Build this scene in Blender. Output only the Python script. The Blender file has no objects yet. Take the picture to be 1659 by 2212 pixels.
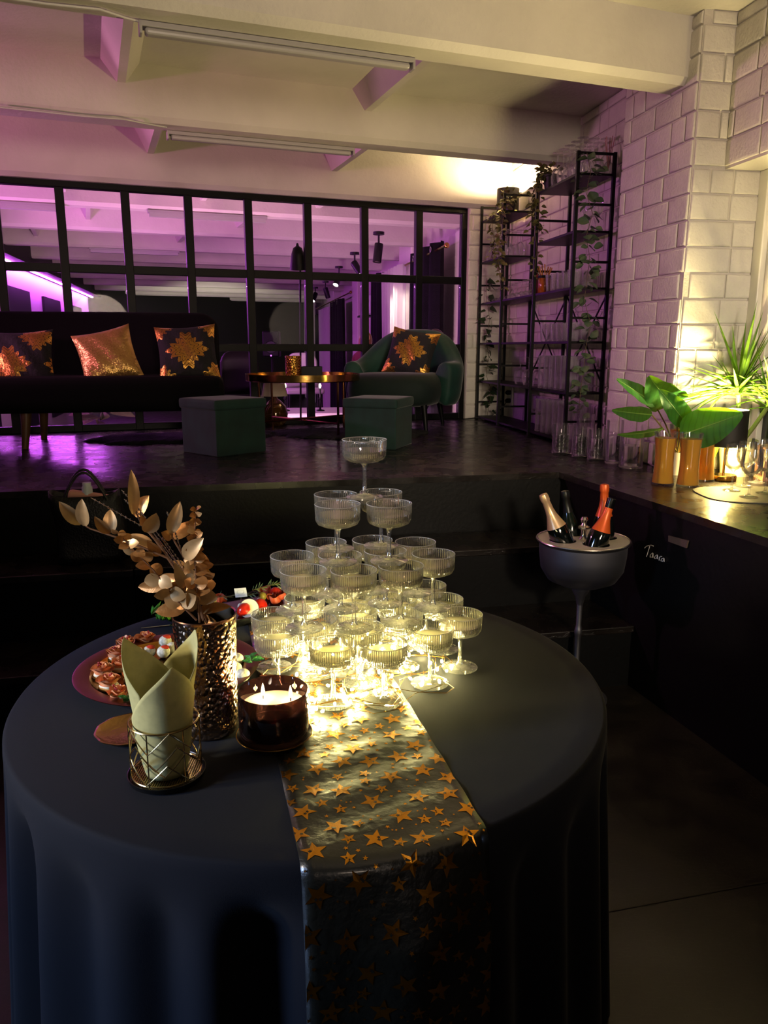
import bpy, bmesh, math, random
from math import sin, cos, pi, radians as R, sqrt, atan2, tan
from mathutils import Vector as V, Matrix, Euler, Quaternion
random.seed(7)
SC = bpy.context.scene
COL = SC.collection
# ------------------------------------------------------------------ camera
F_PX, CXP, CYP, H = 1660.0, 829.5, 1106.0, 1.475
PITCH = math.atan(356 / F_PX)
cam_d = bpy.data.cameras.new('camera'); cam = bpy.data.objects.new('camera', cam_d); COL.objects.link(cam)
cam_d.sensor_fit = 'VERTICAL'; cam_d.sensor_height = 24.0; cam_d.lens = 24.0 * F_PX / 2212.0
cam_d.clip_start = 0.05; cam_d.clip_end = 100
cam.location = (0, 0, H); cam.rotation_euler = (pi / 2 - PITCH, 0, 0)
SC.camera = cam
# ------------------------------------------------------------------ view and world
SC.view_settings.view_transform = 'Standard'; SC.view_settings.look = 'None'
SC.view_settings.gamma = 1.0; SC.view_settings.use_curve_mapping = False
SC.view_settings.exposure = 0.15
SC.cycles.use_denoising = True
SC.cycles.use_adaptive_sampling = True; SC.cycles.adaptive_threshold = 0.045
SC.cycles.max_bounces = 6; SC.cycles.diffuse_bounces = 2; SC.cycles.glossy_bounces = 3
SC.cycles.transmission_bounces = 5; SC.cycles.transparent_max_bounces = 32
SC.cycles.sample_clamp_indirect = 4.0; SC.cycles.caustics_refractive = False; SC.cycles.caustics_reflective = False
world = bpy.data.worlds.new('dim_night'); SC.world = world; world.use_nodes = True
world.node_tree.nodes['Background'].inputs[0].default_value = (0.55, 0.42, 0.5, 1)
world.node_tree.nodes['Background'].inputs[1].default_value = 0.03
# ------------------------------------------------------------------ room lamps that stand outside the frame
def light(name, kind, loc, power, color, size=0.1, aim=None, spot=None, size_y=None):
    l = bpy.data.lights.new(name, kind); l.energy = power; l.color = color
    if kind == 'AREA':
        l.size = size
        if size_y: l.shape = 'RECTANGLE'; l.size_y = size_y
    elif kind in ('POINT', 'SPOT'): l.shadow_soft_size = size
    if kind == 'SPOT': l.spot_size = spot or R(60); l.spot_blend = 0.6
    o = bpy.data.objects.new(name, l); COL.objects.link(o); o.location = loc
    if aim is not None:
        o.rotation_euler = (V(aim) - V(loc)).to_track_quat('-Z', 'Y').to_euler()
    return o
PURPLE = (1.0, 0.30, 0.95)
light('purple_party_spot', 'SPOT', (-4.6, 4.0, 2.3), 200, (1.0, 0.36, 0.72), 0.12, (1.3, 4.7, 1.8), R(58))
light('purple_ceiling_spot', 'SPOT', (-4.8, 2.2, 1.9), 270, (1.0, 0.26, 0.64), 0.12, (-2.7, 5.5, 2.85), R(62))
light('warm_spot_behind', 'SPOT', (1.15, -2.5, 1.9), 420, (1.0, 0.78, 0.60), 0.5, (0.5, 3.5, 2.95), R(56))
light('cool_lamp_behind', 'SPOT', (-3.2, 0.0, 1.6), 420, (0.36, 0.55, 1.0), 0.3, (-0.35, 1.1, 0.35), R(46))
light('warm_lamp_left', 'SPOT', (-2.7, 0.55, 1.8), 230, (1.0, 0.84, 0.60), 0.12, (-0.30, 1.38, 0.98), R(26))
light('warm_lamp_right_behind', 'SPOT', (1.6, -1.6, 2.1), 380, (1.0, 0.84, 0.62), 0.2, (1.35, 3.4, 0.95), R(34))
# ------------------------------------------------------------------ back-projection helpers (all land on real planes)
FW = V((0, cos(PITCH), -sin(PITCH))); UP = V((0, sin(PITCH), cos(PITCH))); RT = V((1, 0, 0)); EYE = V((0, 0, H))
def ray(x, y): return FW + RT * ((x - CXP) / F_PX) + UP * ((CYP - y) / F_PX)
def onz(x, y, z):
    d = ray(x, y); return EYE + d * ((z - H) / d.z)
def aty(x, y, Y):
    d = ray(x, y); return EYE + d * (Y / d.y)
def onpl(x, y, p, nrm):
    d = ray(x, y); return EYE + d * ((V(p) - EYE).dot(nrm) / d.dot(nrm))
# ------------------------------------------------------------------ materials
def lin(h):
    h = h.lstrip('#'); out = []
    for i in (0, 2, 4):
        c = int(h[i:i + 2], 16) / 255; out.append(c / 12.92 if c <= .04045 else ((c + .055) / 1.055) ** 2.4)
    return (*out, 1)
class NT:
    def __init__(s, name):
        s.m = bpy.data.materials.new(name); s.m.use_nodes = True; s.t = s.m.node_tree; s.t.nodes.clear()
        s.out = s.n('ShaderNodeOutputMaterial')
    def n(s, kind, **kw):
        nd = s.t.nodes.new(kind)
        for k, v in kw.items():
            if k.startswith('i_'): nd.inputs[int(k[2:])].default_value = v
            else: setattr(nd, k, v)
        return nd
    def l(s, a, b): s.t.links.new(a, b)
    def math(s, op, a, b=None, clamp=False):
        nd = s.n('ShaderNodeMath', operation=op, use_clamp=clamp)
        for i, v in enumerate((a, b)):
            if v is None: continue
            if isinstance(v, (int, float)): nd.inputs[i].default_value = v
            else: s.l(v, nd.inputs[i])
        return nd.outputs[0]
    def ramp(s, fac, stops):
        nd = s.n('ShaderNodeValToRGB'); e = nd.color_ramp.elements
        while len(e) < len(stops): e.new(.5)
        for el, (p, c) in zip(e, stops): el.position = p; el.color = c if len(c) == 4 else (*c, 1)
        s.l(fac, nd.inputs[0]); return nd.outputs[0]
    def mixc(s, fac, a, b):
        nd = s.n('ShaderNodeMix', data_type='RGBA')
        for i, v in ((0, fac), (6, a), (7, b)):
            if isinstance(v, (int, float, tuple)): nd.inputs[i].default_value = v
            else: s.l(v, nd.inputs[i])
        return nd.outputs[2]
    def coord(s, which='Object', scale=None, rot=None):
        c = s.n('ShaderNodeNewGeometry').outputs['Position'] if which == 'World' else s.n('ShaderNodeTexCoord').outputs[which]
        if scale or rot:
            mp = s.n('ShaderNodeMapping'); s.l(c, mp.inputs[0])
            if scale: mp.inputs[3].default_value = scale if isinstance(scale, tuple) else (scale,) * 3
            if rot: mp.inputs[2].default_value = rot
            c = mp.outputs[0]
        return c
MATS = {}
def mat(name, hexc, rough=.5, metal=0., spec=.5, vary=0., vscale=8., bump=0., bscale=60., coord='Object', sheen=0., coat=0., trans=0., ior=1.45, emit=None, estr=0., stretch=None, sss=0., vhex=None, bdist=.02, aniso=0.):
    if name in MATS: return MATS[name]
    N = NT(name); b = N.n('ShaderNodeBsdfPrincipled'); N.l(b.outputs[0], N.out.inputs[0])
    I = b.inputs
    I['Base Color'].default_value = lin(hexc); I['Roughness'].default_value = rough; I['Metallic'].default_value = metal
    I['Specular IOR Level'].default_value = spec; I['IOR'].default_value = ior
    if sheen: I['Sheen Weight'].default_value = sheen; I['Sheen Roughness'].default_value = .35
    if coat: I['Coat Weight'].default_value = coat; I['Coat Roughness'].default_value = .08
    if trans: I['Transmission Weight'].default_value = trans
    if emit: I['Emission Color'].default_value = lin(emit); I['Emission Strength'].default_value = estr
    if sss: I['Subsurface Weight'].default_value = sss; I['Subsurface Radius'].default_value = (.02, .012, .006); I['Subsurface Scale'].default_value = .5
    if aniso: I['Anisotropic'].default_value = aniso
    if vary or bump:
        c = N.coord(coord, stretch)
    if vary:
        nz = N.n('ShaderNodeTexNoise'); N.l(c, nz.inputs['Vector']); nz.inputs['Scale'].default_value = vscale; nz.inputs['Detail'].default_value = 6
        base = lin(hexc)
        if vhex: other = lin(vhex)
        else: other = tuple(max(0, v * (1 - vary)) for v in base[:3]) + (1,)
        N.l(N.ramp(nz.outputs[0], [(.35, other), (.65, base)]), I['Base Color'])
    if bump:
        nb = N.n('ShaderNodeTexNoise'); N.l(c, nb.inputs['Vector']); nb.inputs['Scale'].default_value = bscale; nb.inputs['Detail'].default_value = 5
        bp = N.n('ShaderNodeBump'); bp.inputs['Strength'].default_value = bump; bp.inputs['Distance'].default_value = bdist
        N.l(nb.outputs[0], bp.inputs['Height']); N.l(bp.outputs[0], I['Normal'])
    MATS[name] = N.m; return N.m
def emis(name, color, strength):
    if name in MATS: return MATS[name]
    N = NT(name); e = N.n('ShaderNodeEmission'); e.inputs[0].default_value = (*color, 1); e.inputs[1].default_value = strength
    N.l(e.outputs[0], N.out.inputs[0]); MATS[name] = N.m; return N.m
def glass(name, tint=(.97, .98, .96), glossy=1.0, haze=.06, blend=.31, flutes=0., rough=.02, haze_col=(.9, .9, .85), fres=.8):
    """Thin clear glass: light passes, edges mirror the room, a little scatter in the body."""
    if name in MATS: return MATS[name]
    N = NT(name)
    t = N.n('ShaderNodeBsdfTransparent'); t.inputs[0].default_value = (*tint, 1)
    g = N.n('ShaderNodeBsdfGlossy'); g.inputs[0].default_value = (glossy, glossy, glossy, 1); g.inputs['Roughness'].default_value = rough
    lw = N.n('ShaderNodeLayerWeight'); lw.inputs[0].default_value = blend
    d = N.n('ShaderNodeBsdfDiffuse'); d.inputs[0].default_value = (*haze_col, 1)
    tr = N.n('ShaderNodeBsdfTranslucent'); tr.inputs[0].default_value = (*haze_col, 1)
    sc_ = N.n('ShaderNodeMixShader'); sc_.inputs[0].default_value = .5; N.l(d.outputs[0], sc_.inputs[1]); N.l(tr.outputs[0], sc_.inputs[2])
    if flutes:
        c = N.n('ShaderNodeTexCoord').outputs['Object']; sx = N.n('ShaderNodeSeparateXYZ'); N.l(c, sx.inputs[0])
        an = N.math('ARCTAN2', sx.outputs[1], sx.outputs[0]); wv = N.math('SINE', N.math('MULTIPLY', an, flutes))
        bp = N.n('ShaderNodeBump'); bp.inputs['Strength'].default_value = .6; bp.inputs['Distance'].default_value = .0012
        N.l(wv, bp.inputs['Height'])
        N.l(bp.outputs[0], g.inputs['Normal']); N.l(bp.outputs[0], lw.inputs['Normal']); N.l(bp.outputs[0], d.inputs['Normal'])
    m1 = N.n('ShaderNodeMixShader')
    hz = N.math('MULTIPLY', N.math('ADD', lw.outputs['Facing'], .25), haze, clamp=True)
    N.l(hz, m1.inputs[0]); N.l(t.outputs[0], m1.inputs[1]); N.l(sc_.outputs[0], m1.inputs[2])
    m2 = N.n('ShaderNodeMixShader'); N.l(N.math('MULTIPLY', lw.outputs['Fresnel'], fres), m2.inputs[0]); N.l(m1.outputs[0], m2.inputs[1]); N.l(g.outputs[0], m2.inputs[2])
    N.l(m2.outputs[0], N.out.inputs[0]); MATS[name] = N.m; return N.m
# ------------------------------------------------------------------ mesh helpers
class MB:
    def __init__(s): s.v = []; s.f = []
    def add(s, vs, fs):
        o = len(s.v); s.v += [tuple(p) for p in vs]; s.f += [tuple(i + o for i in f) for f in fs]; return s
    def box(s, c, size, rot=None, M=None):
        hx, hy, hz = size[0] / 2, size[1] / 2, size[2] / 2
        vs = [V((x, y, z)) for x in (-hx, hx) for y in (-hy, hy) for z in (-hz, hz)]
        if rot is not None: q = Euler(rot).to_matrix(); vs = [q @ p for p in vs]
        vs = [p + V(c) for p in vs]
        if M is not None: vs = [M @ p for p in vs]
        return s.add(vs, [(0, 1, 3, 2), (4, 6, 7, 5), (0, 4, 5, 1), (2, 3, 7, 6), (0, 2, 6, 4), (1, 5, 7, 3)])
    def hexa(s, b, t):      # 4 bottom points, 4 top points
        return s.add(list(b) + list(t), [(3, 2, 1, 0), (4, 5, 6, 7), (0, 1, 5, 4), (1, 2, 6, 5), (2, 3, 7, 6), (3, 0, 4, 7)])
    def prism(s, pts, z0, z1):
        n = len(pts); a = [V((p[0], p[1], z0)) for p in pts]; b = [V((p[0], p[1], z1)) for p in pts]
        return s.add(a + b, [tuple(range(n))[::-1], tuple(range(n, 2 * n))] + [(i, (i + 1) % n, n + (i + 1) % n, n + i) for i in range(n)])
    def lathe(s, prof, n=32, c=(0, 0, 0), cap=True, rmod=None, sx=1., sy=1.):
        o = len(s.v); c = V(c); rows = []
        for r, z in prof:
            row = []
            if r < 1e-6:
                s.v.append(tuple(c + V((0, 0, z)))); row = [len(s.v) - 1] * n
            else:
                for i in range(n):
                    a = 2 * pi * i / n; rr = r * (rmod(a, z) if rmod else 1)
                    s.v.append((c.x + rr * cos(a) * sx, c.y + rr * sin(a) * sy, c.z + z)); row.append(len(s.v) - 1)
            rows.append(row)
        for A, B in zip(rows, rows[1:]):
            for i in range(n):
                j = (i + 1) % n; q = []
                for k in (A[i], A[j], B[j], B[i]):
                    if k not in q: q.append(k)
                if len(q) > 2: s.f.append(tuple(q))
        if cap:
            if prof[0][0] > 1e-6: s.f.append(tuple(rows[0][::-1]))
            if prof[-1][0] > 1e-6: s.f.append(tuple(rows[-1]))
        return s
    def tube(s, path, r, n=6, cap=True):
        P = [V(p) for p in path]; m = len(P); rs = r if isinstance(r, (list, tuple)) else [r] * m
        prev = None; rows = []
        for i, p in enumerate(P):
            t = (P[min(i + 1, m - 1)] - P[max(i - 1, 0)])
            t = t.normalized() if t.length > 1e-9 else V((0, 0, 1))
            if prev is None: a = t.orthogonal().normalized()
            else:
                a = prev - t * prev.dot(t); a = a.normalized() if a.length > 1e-6 else t.orthogonal().normalized()
            prev = a; b = t.cross(a); row = []
            for k in range(n):
                an = 2 * pi * k / n; s.v.append(tuple(p + (a * cos(an) + b * sin(an)) * rs[i])); row.append(len(s.v) - 1)
            rows.append(row)
        for A, B in zip(rows, rows[1:]):
            for k in range(n): s.f.append((A[k], A[(k + 1) % n], B[(k + 1) % n], B[k]))
        if cap: s.f.append(tuple(rows[0][::-1])); s.f.append(tuple(rows[-1]))
        return s
    def grid(s, fn, nu, nv, cu=False, cv=False):
        o = len(s.v)
        for i in range(nu):
            for j in range(nv): s.v.append(tuple(fn(i / (nu if cu else nu - 1), j / (nv if cv else nv - 1))))
        for i in range(nu if cu else nu - 1):
            for j in range(nv if cv else nv - 1):
                a, b = (i + 1) % nu, (j + 1) % nv
                s.f.append((o + i * nv + j, o + a * nv + j, o + a * nv + b, o + i * nv + b))
        return s
    def ball(s, c, r, nu=10, nv=6, sc=(1, 1, 1)):
        return s.lathe([(r * sin(pi * k / nv), -r * cos(pi * k / nv)) for k in range(nv + 1)], nu, (0, 0, 0)) if False else s._ball(c, r, nu, nv, sc)
    def _ball(s, c, r, nu, nv, sc):
        t = MB().lathe([(max(0, r * sin(pi * k / nv)) if 0 < k < nv else 0, -r * cos(pi * k / nv)) for k in range(nv + 1)], nu, cap=False)
        return s.add([V(c) + V((p[0] * sc[0], p[1] * sc[1], p[2] * sc[2])) for p in t.v], t.f)
    def mesh(s, name, smooth=True, angle=40, fix=True):
        me = bpy.data.meshes.new(name); me.from_pydata(s.v, [], s.f)
        if fix:
            bm = bmesh.new(); bm.from_mesh(me); bmesh.ops.recalc_face_normals(bm, faces=bm.faces); bm.to_mesh(me); bm.free()
        if smooth:
            me.shade_smooth()
            if angle and angle < 180: me.set_sharp_from_angle(angle=R(angle))
        me.update(); return me
    def obj(s, name, m, parent=None, loc=None, rot=None, smooth=True, angle=40, bevel=0., bseg=2, fix=True):
        return place(name, s.mesh(name, smooth, angle, fix), m, parent, loc, rot, bevel, bseg)
def place(name, me, m=None, parent=None, loc=None, rot=None, bevel=0., bseg=2, M=None, scale=None):
    o = bpy.data.objects.new(name, me); COL.objects.link(o)
    if m is not None and not me.materials:
        for k in (m if isinstance(m, (list, tuple)) else [m]): me.materials.append(k)
    if parent is not None: o.parent = parent
    if loc is not None: o.location = loc
    if rot is not None: o.rotation_euler = rot
    if scale is not None: o.scale = scale
    if M is not None: o.matrix_local = M
    if bevel:
        b = o.modifiers.new('bevel', 'BEVEL'); b.width = bevel; b.segments = bseg; b.limit_method = 'ANGLE'; b.angle_limit = R(40)
    return o
def subsurf(o, n=2):
    s = o.modifiers.new('subsurf', 'SUBSURF'); s.levels = n; s.render_levels = n; return o
def tag(o, label, cat, group=None, kind=None):
    o['label'] = label; o['category'] = cat
    if group: o['group'] = group
    if kind: o['kind'] = kind
    return o
def struct(o, label=None):
    o['kind'] = 'structure'
    if label: o['label'] = label
    return o
def thing(name, label, cat, loc=(0, 0, 0), rz=0, group=None):
    o = bpy.data.objects.new(name, None); COL.objects.link(o); o.empty_display_size = .05
    o.location = loc; o.rotation_euler = (0, 0, rz); return tag(o, label, cat, group)
def clone(src, loc=None, rot=None, label=None, group=None, scale=None):
    c = src.copy(); COL.objects.link(c)
    if loc is not None: c.location = loc
    if rot is not None: c.rotation_euler = rot
    if scale is not None: c.scale = scale
    if label: c['label'] = label
    if group: c['group'] = group
    for ch in src.children:
        k = ch.copy(); COL.objects.link(k); k.parent = c
        for g in ch.children:
            q = g.copy(); COL.objects.link(q); q.parent = k
    return c
ORD = ['first', 'second', 'third', 'fourth', 'fifth', 'sixth', 'seventh', 'eighth', 'ninth', 'tenth', 'eleventh', 'twelfth', 'thirteenth', 'fourteenth', 'fifteenth', 'sixteenth']
def leaf_mesh(name, L, W, m, nu=7, cup=.15, bend=.2, prof=None, thick=0., wave=0.):
    """A leaf along +X lying in XY, midrib dipped, tip bending down."""
    b = MB()
    def fn(u, v):
        s = v * 2 - 1; wd = (prof(u) if prof else sin(pi * min(1, u * .97 + .015)) ** .8) * W / 2
        x = L * u; y = s * wd; z = abs(s) * wd * cup * 2 - bend * L * u * u + wave * sin(u * 14 + s) * W * .1
        return (x, y, z)
    b.grid(fn, nu, 5); me = b.mesh(name, True, 180, fix=False); me.materials.append(m); return me
def dirmat(loc, direction, roll=0., scale=1.):
    """Matrix taking +X to direction."""
    d = V(direction).normalized(); up = V((0, 0, 1)) if abs(d.z) < .97 else V((0, 1, 0))
    y = up.cross(d).normalized(); z = d.cross(y)
    M = Matrix((d, y, z)).transposed() @ Matrix.Rotation(roll, 3, 'X')
    return Matrix.Translation(V(loc)) @ (M * scale).to_4x4()
# ================================================================== STRUCTURE
ZP, ZB, ZC = .855, 2.70, 2.99
w = V((sin(R(-10.5)), cos(R(-10.5)), 0)); m = V((w.y, -w.x, 0))          # along the brick wall, out through it
d = V((sin(R(69.5)), cos(R(69.5)), 0)); n = V((d.y, -d.x, 0))            # along the glazed partition, towards the viewer
S0 = onz(1193, 954, ZP); G0 = onz(1000, 903, ZP)
def WP(t, mm, z): p = S0 + w * t + m * mm; return V((p.x, p.y, z))
def GP(s, nd, z): p = G0 + d * s + n * nd; return V((p.x, p.y, z))
def s_at(nd, mm): return (mm - (G0 + n * nd - S0).dot(m)) / d.dot(m)
paint = mat('white_wall_paint', 'd8d2c8', .62, vary=.10, vscale=3, bump=.25, bscale=40, coord='World', bdist=.01)
paintb = mat('white_brick_paint', 'd9d3ca', .75, vary=.10, vscale=9, bump=.45, bscale=70, coord='World', bdist=.008)
mortar = mat('white_mortar_paint', 'cfc8bf', .7, bump=.5, bscale=90, coord='World', bdist=.008)
chrome = mat('chrome', 'c8c8cc', .15, 1.); brass = mat('brass', 'b08a45', .25, 1.)
black_metal = mat('black_steel', '050505', .45, spec=.2, bump=.05, bscale=200)
black_paint = mat('black_paint', '030303', .5, spec=.25, vary=.3, bump=.06, bscale=60, coord='World')
def osb(name, hexc, rough, strength):
    N = NT(name); b = N.n('ShaderNodeBsdfPrincipled'); N.l(b.outputs[0], N.out.inputs[0])
    c = N.coord('World', (9, 30, 20), (0, 0, .5)); v = N.n('ShaderNodeTexVoronoi'); N.l(c, v.inputs['Vector']); v.inputs['Scale'].default_value = 3.2
    c2 = N.coord('World', (34, 10, 20), (0, 0, -.3)); v2 = N.n('ShaderNodeTexVoronoi'); N.l(c2, v2.inputs['Vector']); v2.inputs['Scale'].default_value = 3.0
    nz = N.n('ShaderNodeTexNoise'); N.l(N.coord('World'), nz.inputs['Vector']); nz.inputs['Scale'].default_value = 7; nz.inputs['Detail'].default_value = 8
    h = N.math('ADD', N.math('ADD', v.outputs['Color'], v2.outputs['Color']), N.math('MULTIPLY', nz.outputs[0], .25))
    bp = N.n('ShaderNodeBump'); bp.inputs['Strength'].default_value = strength; bp.inputs['Distance'].default_value = .004; N.l(h, bp.inputs['Height']); N.l(bp.outputs[0], b.inputs['Normal'])
    base = lin(hexc); N.l(N.ramp(nz.outputs[0], [(.3, tuple(x * .5 for x in base[:3])), (.62, base[:3]), (.8, tuple(min(1, x * 1.9) for x in base[:3]))]), b.inputs['Base Color'])
    rr = N.ramp(nz.outputs[0], [(.3, (rough * .8,) * 3), (.7, (rough * 1.3,) * 3)]); N.l(rr, b.inputs['Roughness'])
    b.inputs['Specular IOR Level'].default_value = .5
    return N.m
osb_top = osb('black_lacquered_flakeboard', '17120f', .26, .32)
osb_low = osb('black_floor_flakeboard', '1c1712', .36, .5)

# --- lower floor, stage, steps, ledge
FL = struct(MB().add([(-14, -4, 0), (6, -4, 0), (6, 26, 0), (-14, 26, 0)], [(0, 1, 2, 3)]).obj('floor', osb_low), 'black flakeboard floor around the round table')
for i, (pa, pb) in enumerate((((1313, 1970), (1659, 1905)),)):
    a, b_ = onz(*pa, 0), onz(*pb, 0); dr = (b_ - a).normalized(); nn = V((-dr.y, dr.x, 0)) * .002
    a -= dr * 2.5; b_ += dr * 1.5
    MB().add([a - nn + V((0, 0, .002)), b_ - nn + V((0, 0, .002)), b_ + nn + V((0, 0, .002)), a + nn + V((0, 0, .002))], [(0, 1, 2, 3)]).obj('floor_seam', mat('dark_joint', '231d16', .5), FL)
C0 = V((.889, 3.854)); eP = V((sin(R(78)), cos(R(78)))); eL = V((sin(R(-15.6)), cos(R(-15.6))))   # stage front edge, ledge edge
fl = C0 - eP * 8; le = C0 - eL * 4.4
gl = GP(-8.5, -.06, 0); gr = GP(s_at(-.06, .3), -.06, 0); wr = WP(-5.2, .62, 0); wr2 = WP(-1.27, .62, 0); wr3 = WP(-1.27, .3, 0)
poly = [fl, C0, le, wr.xy, wr2.xy, wr3.xy, gr.xy, gl.xy]
ST = struct(MB().prism(poly, ZP - .03, ZP).obj('floor_stage', osb_top, smooth=False), 'black lacquered stage floor and ledge top')
body = [p for p in poly]; off = .012
body[0] = fl + V((eP.y, -eP.x)) * -off; body[1] = C0 + V((off, off * 1.2)); body[2] = le + V((eL.y, -eL.x)) * off
MB().prism(body, 0, ZP - .03).obj('stage_front', black_paint, ST, smooth=False)
eN = V((eP.y, -eP.x))                      # from the stage towards the viewer
def at_ledge(depth): # point where a line parallel to the stage front meets the ledge side
    p = C0 + eN * depth; den = eP.x * (-eL.y) + eP.y * eL.x
    q = C0 - p; k = (q.x * (-eL.y) + q.y * eL.x) / den; return p + eP * (k + .015)
for k, (dp, z) in enumerate(((.353, .57), (.706, .285))):
    r0, r1 = at_ledge(0), at_ledge(dp)
    split = onz(287, 1233 if k == 0 else 1420, z).xy; ks = (split - C0).dot(eP)
    L0, L1 = C0 - eP * 8, C0 - eP * 8 + eN * (dp + .012)
    a0, a1 = C0 + eP * ks, C0 + eP * ks + eN * (dp + .012)
    st = bpy.data.objects.new('stage_step', None); COL.objects.link(st); struct(st, ['upper', 'lower'][k] + ' black step in front of the stage')
    for nm, pl in (('tread', [L0, a0, a1, L1]), ('tread', [a0, r0, r1, C0 + eP * ks + eN * dp])):
        MB().prism(pl[::-1], z - .03, z).obj(nm, osb_top, st, smooth=False, bevel=.004)
    for nm, pl in (('riser', [L0, a0 - eP * .004, a1 - eN * .02 - eP * .004, L1 - eN * .02]), ('riser', [a0, r0, r1 - eN * .02, C0 + eP * ks + eN * (dp - .02)])):
        MB().prism(pl[::-1], 0 if k else .285, z - .03).obj(nm, black_paint, st, smooth=False)
# ledge front: cabinet edge line, tape tag and chalk writing
lN = V((eL.y, -eL.x, 0)) * -1               # outwards from the ledge front (towards the table)
lD = V((-eL.x, -eL.y, 0))                   # along the ledge towards the viewer
def LP(px, py, o=.004): 
    p = onpl(px, py, V((C0.x, C0.y, 0)) + V((off * -1, 0, 0)) * 0 , lN); return p + lN * (o - .012 * 1)
chalk = mat('white_chalk', 'b8b4b0', .9)
tp = [LP(1441, 1157), LP(1483, 1168), LP(1479, 1184), LP(1441, 1170)]
MB().hexa([p - lN * .004 for p in tp], [p + lN * .003 for p in tp]).obj('tape_tag', mat('brown_tape', '4a3a31', .5), ST, smooth=False)
strokes = [[(1388, 1184), (1392, 1180), (1402, 1178), (1407, 1180)], [(1399, 1180), (1396, 1190), (1392, 1203)],
           [(1405, 1195), (1400, 1199), (1400, 1204), (1404, 1204), (1406, 1196), (1406, 1205)],
           [(1415, 1199), (1410, 1202), (1409, 1207), (1413, 1207), (1416, 1200), (1416, 1208)],
           [(1420, 1203), (1419, 1211)], [(1420, 1205), (1423, 1202), (1425, 1203)],
           [(1429, 1206), (1424, 1208), (1423, 1212), (1427, 1213), (1430, 1207), (1430, 1214)]]
cw = MB()
for sk in strokes: cw.tube([LP(x, y, .002) for x, y in sk], .0016, 5)
cw.obj('chalk_writing', chalk, ST)['kind'] = 'stuff'
# --- ceiling, beams, ribs
struct(MB().box((-3.5, 11.5, ZC + .1), (23, 31, .2)).obj('ceiling', paint, smooth=False), 'white painted concrete ceiling slab')
B2 = (onz(1180, 345, ZB) - G0).dot(n); B1 = (onz(1140, 131, ZB) - G0).dot(n); SPAN = B1 - B2
BT = .19
beams = {}
def beam(k, nd, zb, s0, s1):
    b = MB(); c0 = .03
    pr = [(nd, zb + c0), (nd - c0, zb), (nd - BT + c0, zb), (nd - BT, zb + c0), (nd - BT, ZC), (nd, ZC)]
    A = [GP(s0, q, z) for q, z in pr]; Bv = [GP(s1, q, z) for q, z in pr]; nn_ = len(pr)
    b.add(A + Bv, [tuple(range(nn_)), tuple(range(nn_, 2 * nn_))[::-1]] + [(i, (i + 1) % nn_, nn_ + (i + 1) % nn_, nn_ + i) for i in range(nn_)])
    o = b.obj('beam', paint, smooth=False); struct(o, k); beams[k] = o; return o
beam('white ceiling beam nearest the viewer', B1, ZB, -8, s_at(B1 - .1, .15))
beam('white ceiling beam over the shelf', B2, ZB, -8, s_at(B2 - .1, .33))
beam('white beam above the glazed partition', .10, 2.618, -8, s_at(0, .33))
def rib(nd0, nd1, s, zt, wd=.10, up=ZC):
    b = MB(); P0, P1 = nd0, nd1
    q = [(s - wd, up), (s - .022, zt), (s + .022, zt), (s + wd, up)]
    A = [GP(a, P0, z) for a, z in q]; Bv = [GP(a, P1, z) for a, z in q]
    b.add(A + Bv, [(0, 1, 2, 3), (7, 6, 5, 4), (0, 4, 5, 1), (1, 5, 6, 2), (2, 6, 7, 3), (3, 7, 4, 0)])
    return b
for par, nd0, nd1, px in (('white ceiling beam over the shelf', B1 - BT, B2, ((262, 178), (795, 240))), ('white beam above the glazed partition', B2 - BT, .10, ((325, 332), (722, 370)))):
    for p in px:
        q = onpl(*p, GP(0, nd1, 0), n); rib(nd0, nd1, (q - G0).dot(d), q.z).obj('rib', paint, beams[par], smooth=False)
# fluorescent battens and their cable
batten_m = mat('white_enamel', 'a8a4a2', .4); diff_m = mat('opal_diffuser', 'aeaaa8', .35)
def batten(nd, pa, pb, label):
    A, B = onpl(*pa, GP(0, nd, 0), n), onpl(*pb, GP(0, nd, 0), n); sa, sb = (A - G0).dot(d), (B - G0).dot(d)
    c = GP((sa + sb) / 2, nd, ZB - .002); t = thing('strip_light', label, 'light', c, pi / 2 - R(69.5))
    L = sb - sa
    MB().box((0, 0, -.010), (L, .055, .02)).obj('housing', batten_m, t, smooth=False, bevel=.003)
    MB().box((0, 0, -.032), (L - .03, .046, .026)).obj('diffuser', diff_m, t, smooth=False, bevel=.012, bseg=3)
    for e in (-1, 1):
        MB().box((e * L / 2, 0, -.023), (.012, .054, .046)).obj('end_cap', batten_m, t, smooth=False, bevel=.003)
batten(B1 - .16, (303, 62), (890, 140), 'long white fluorescent batten under the nearest ceiling beam')
batten(B2 - .16, (362, 285), (762, 330), 'white fluorescent batten under the beam over the sofa')
cab = mat('white_cable', 'c9c4be', .5)
def cable(name, pts, nd, label, r=.005):
    b = MB(); P = [onz(x, y, nd) for x, y in pts]; b.tube(P, r, 6); return tag(b.obj(name, cab), label, 'cable')
cable('ceiling_cable', [(-40, -12), (100, 8), (215, 20), (240, 28), (270, 38), (300, 46)], ZB - .006, 'white cable running to the batten on the nearest beam')
cable('ceiling_cable', [(-20, 230), (60, 238), (170, 250), (270, 258), (320, 268), (360, 275)], ZB - .006, 'white cable running to the batten over the sofa')
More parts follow.
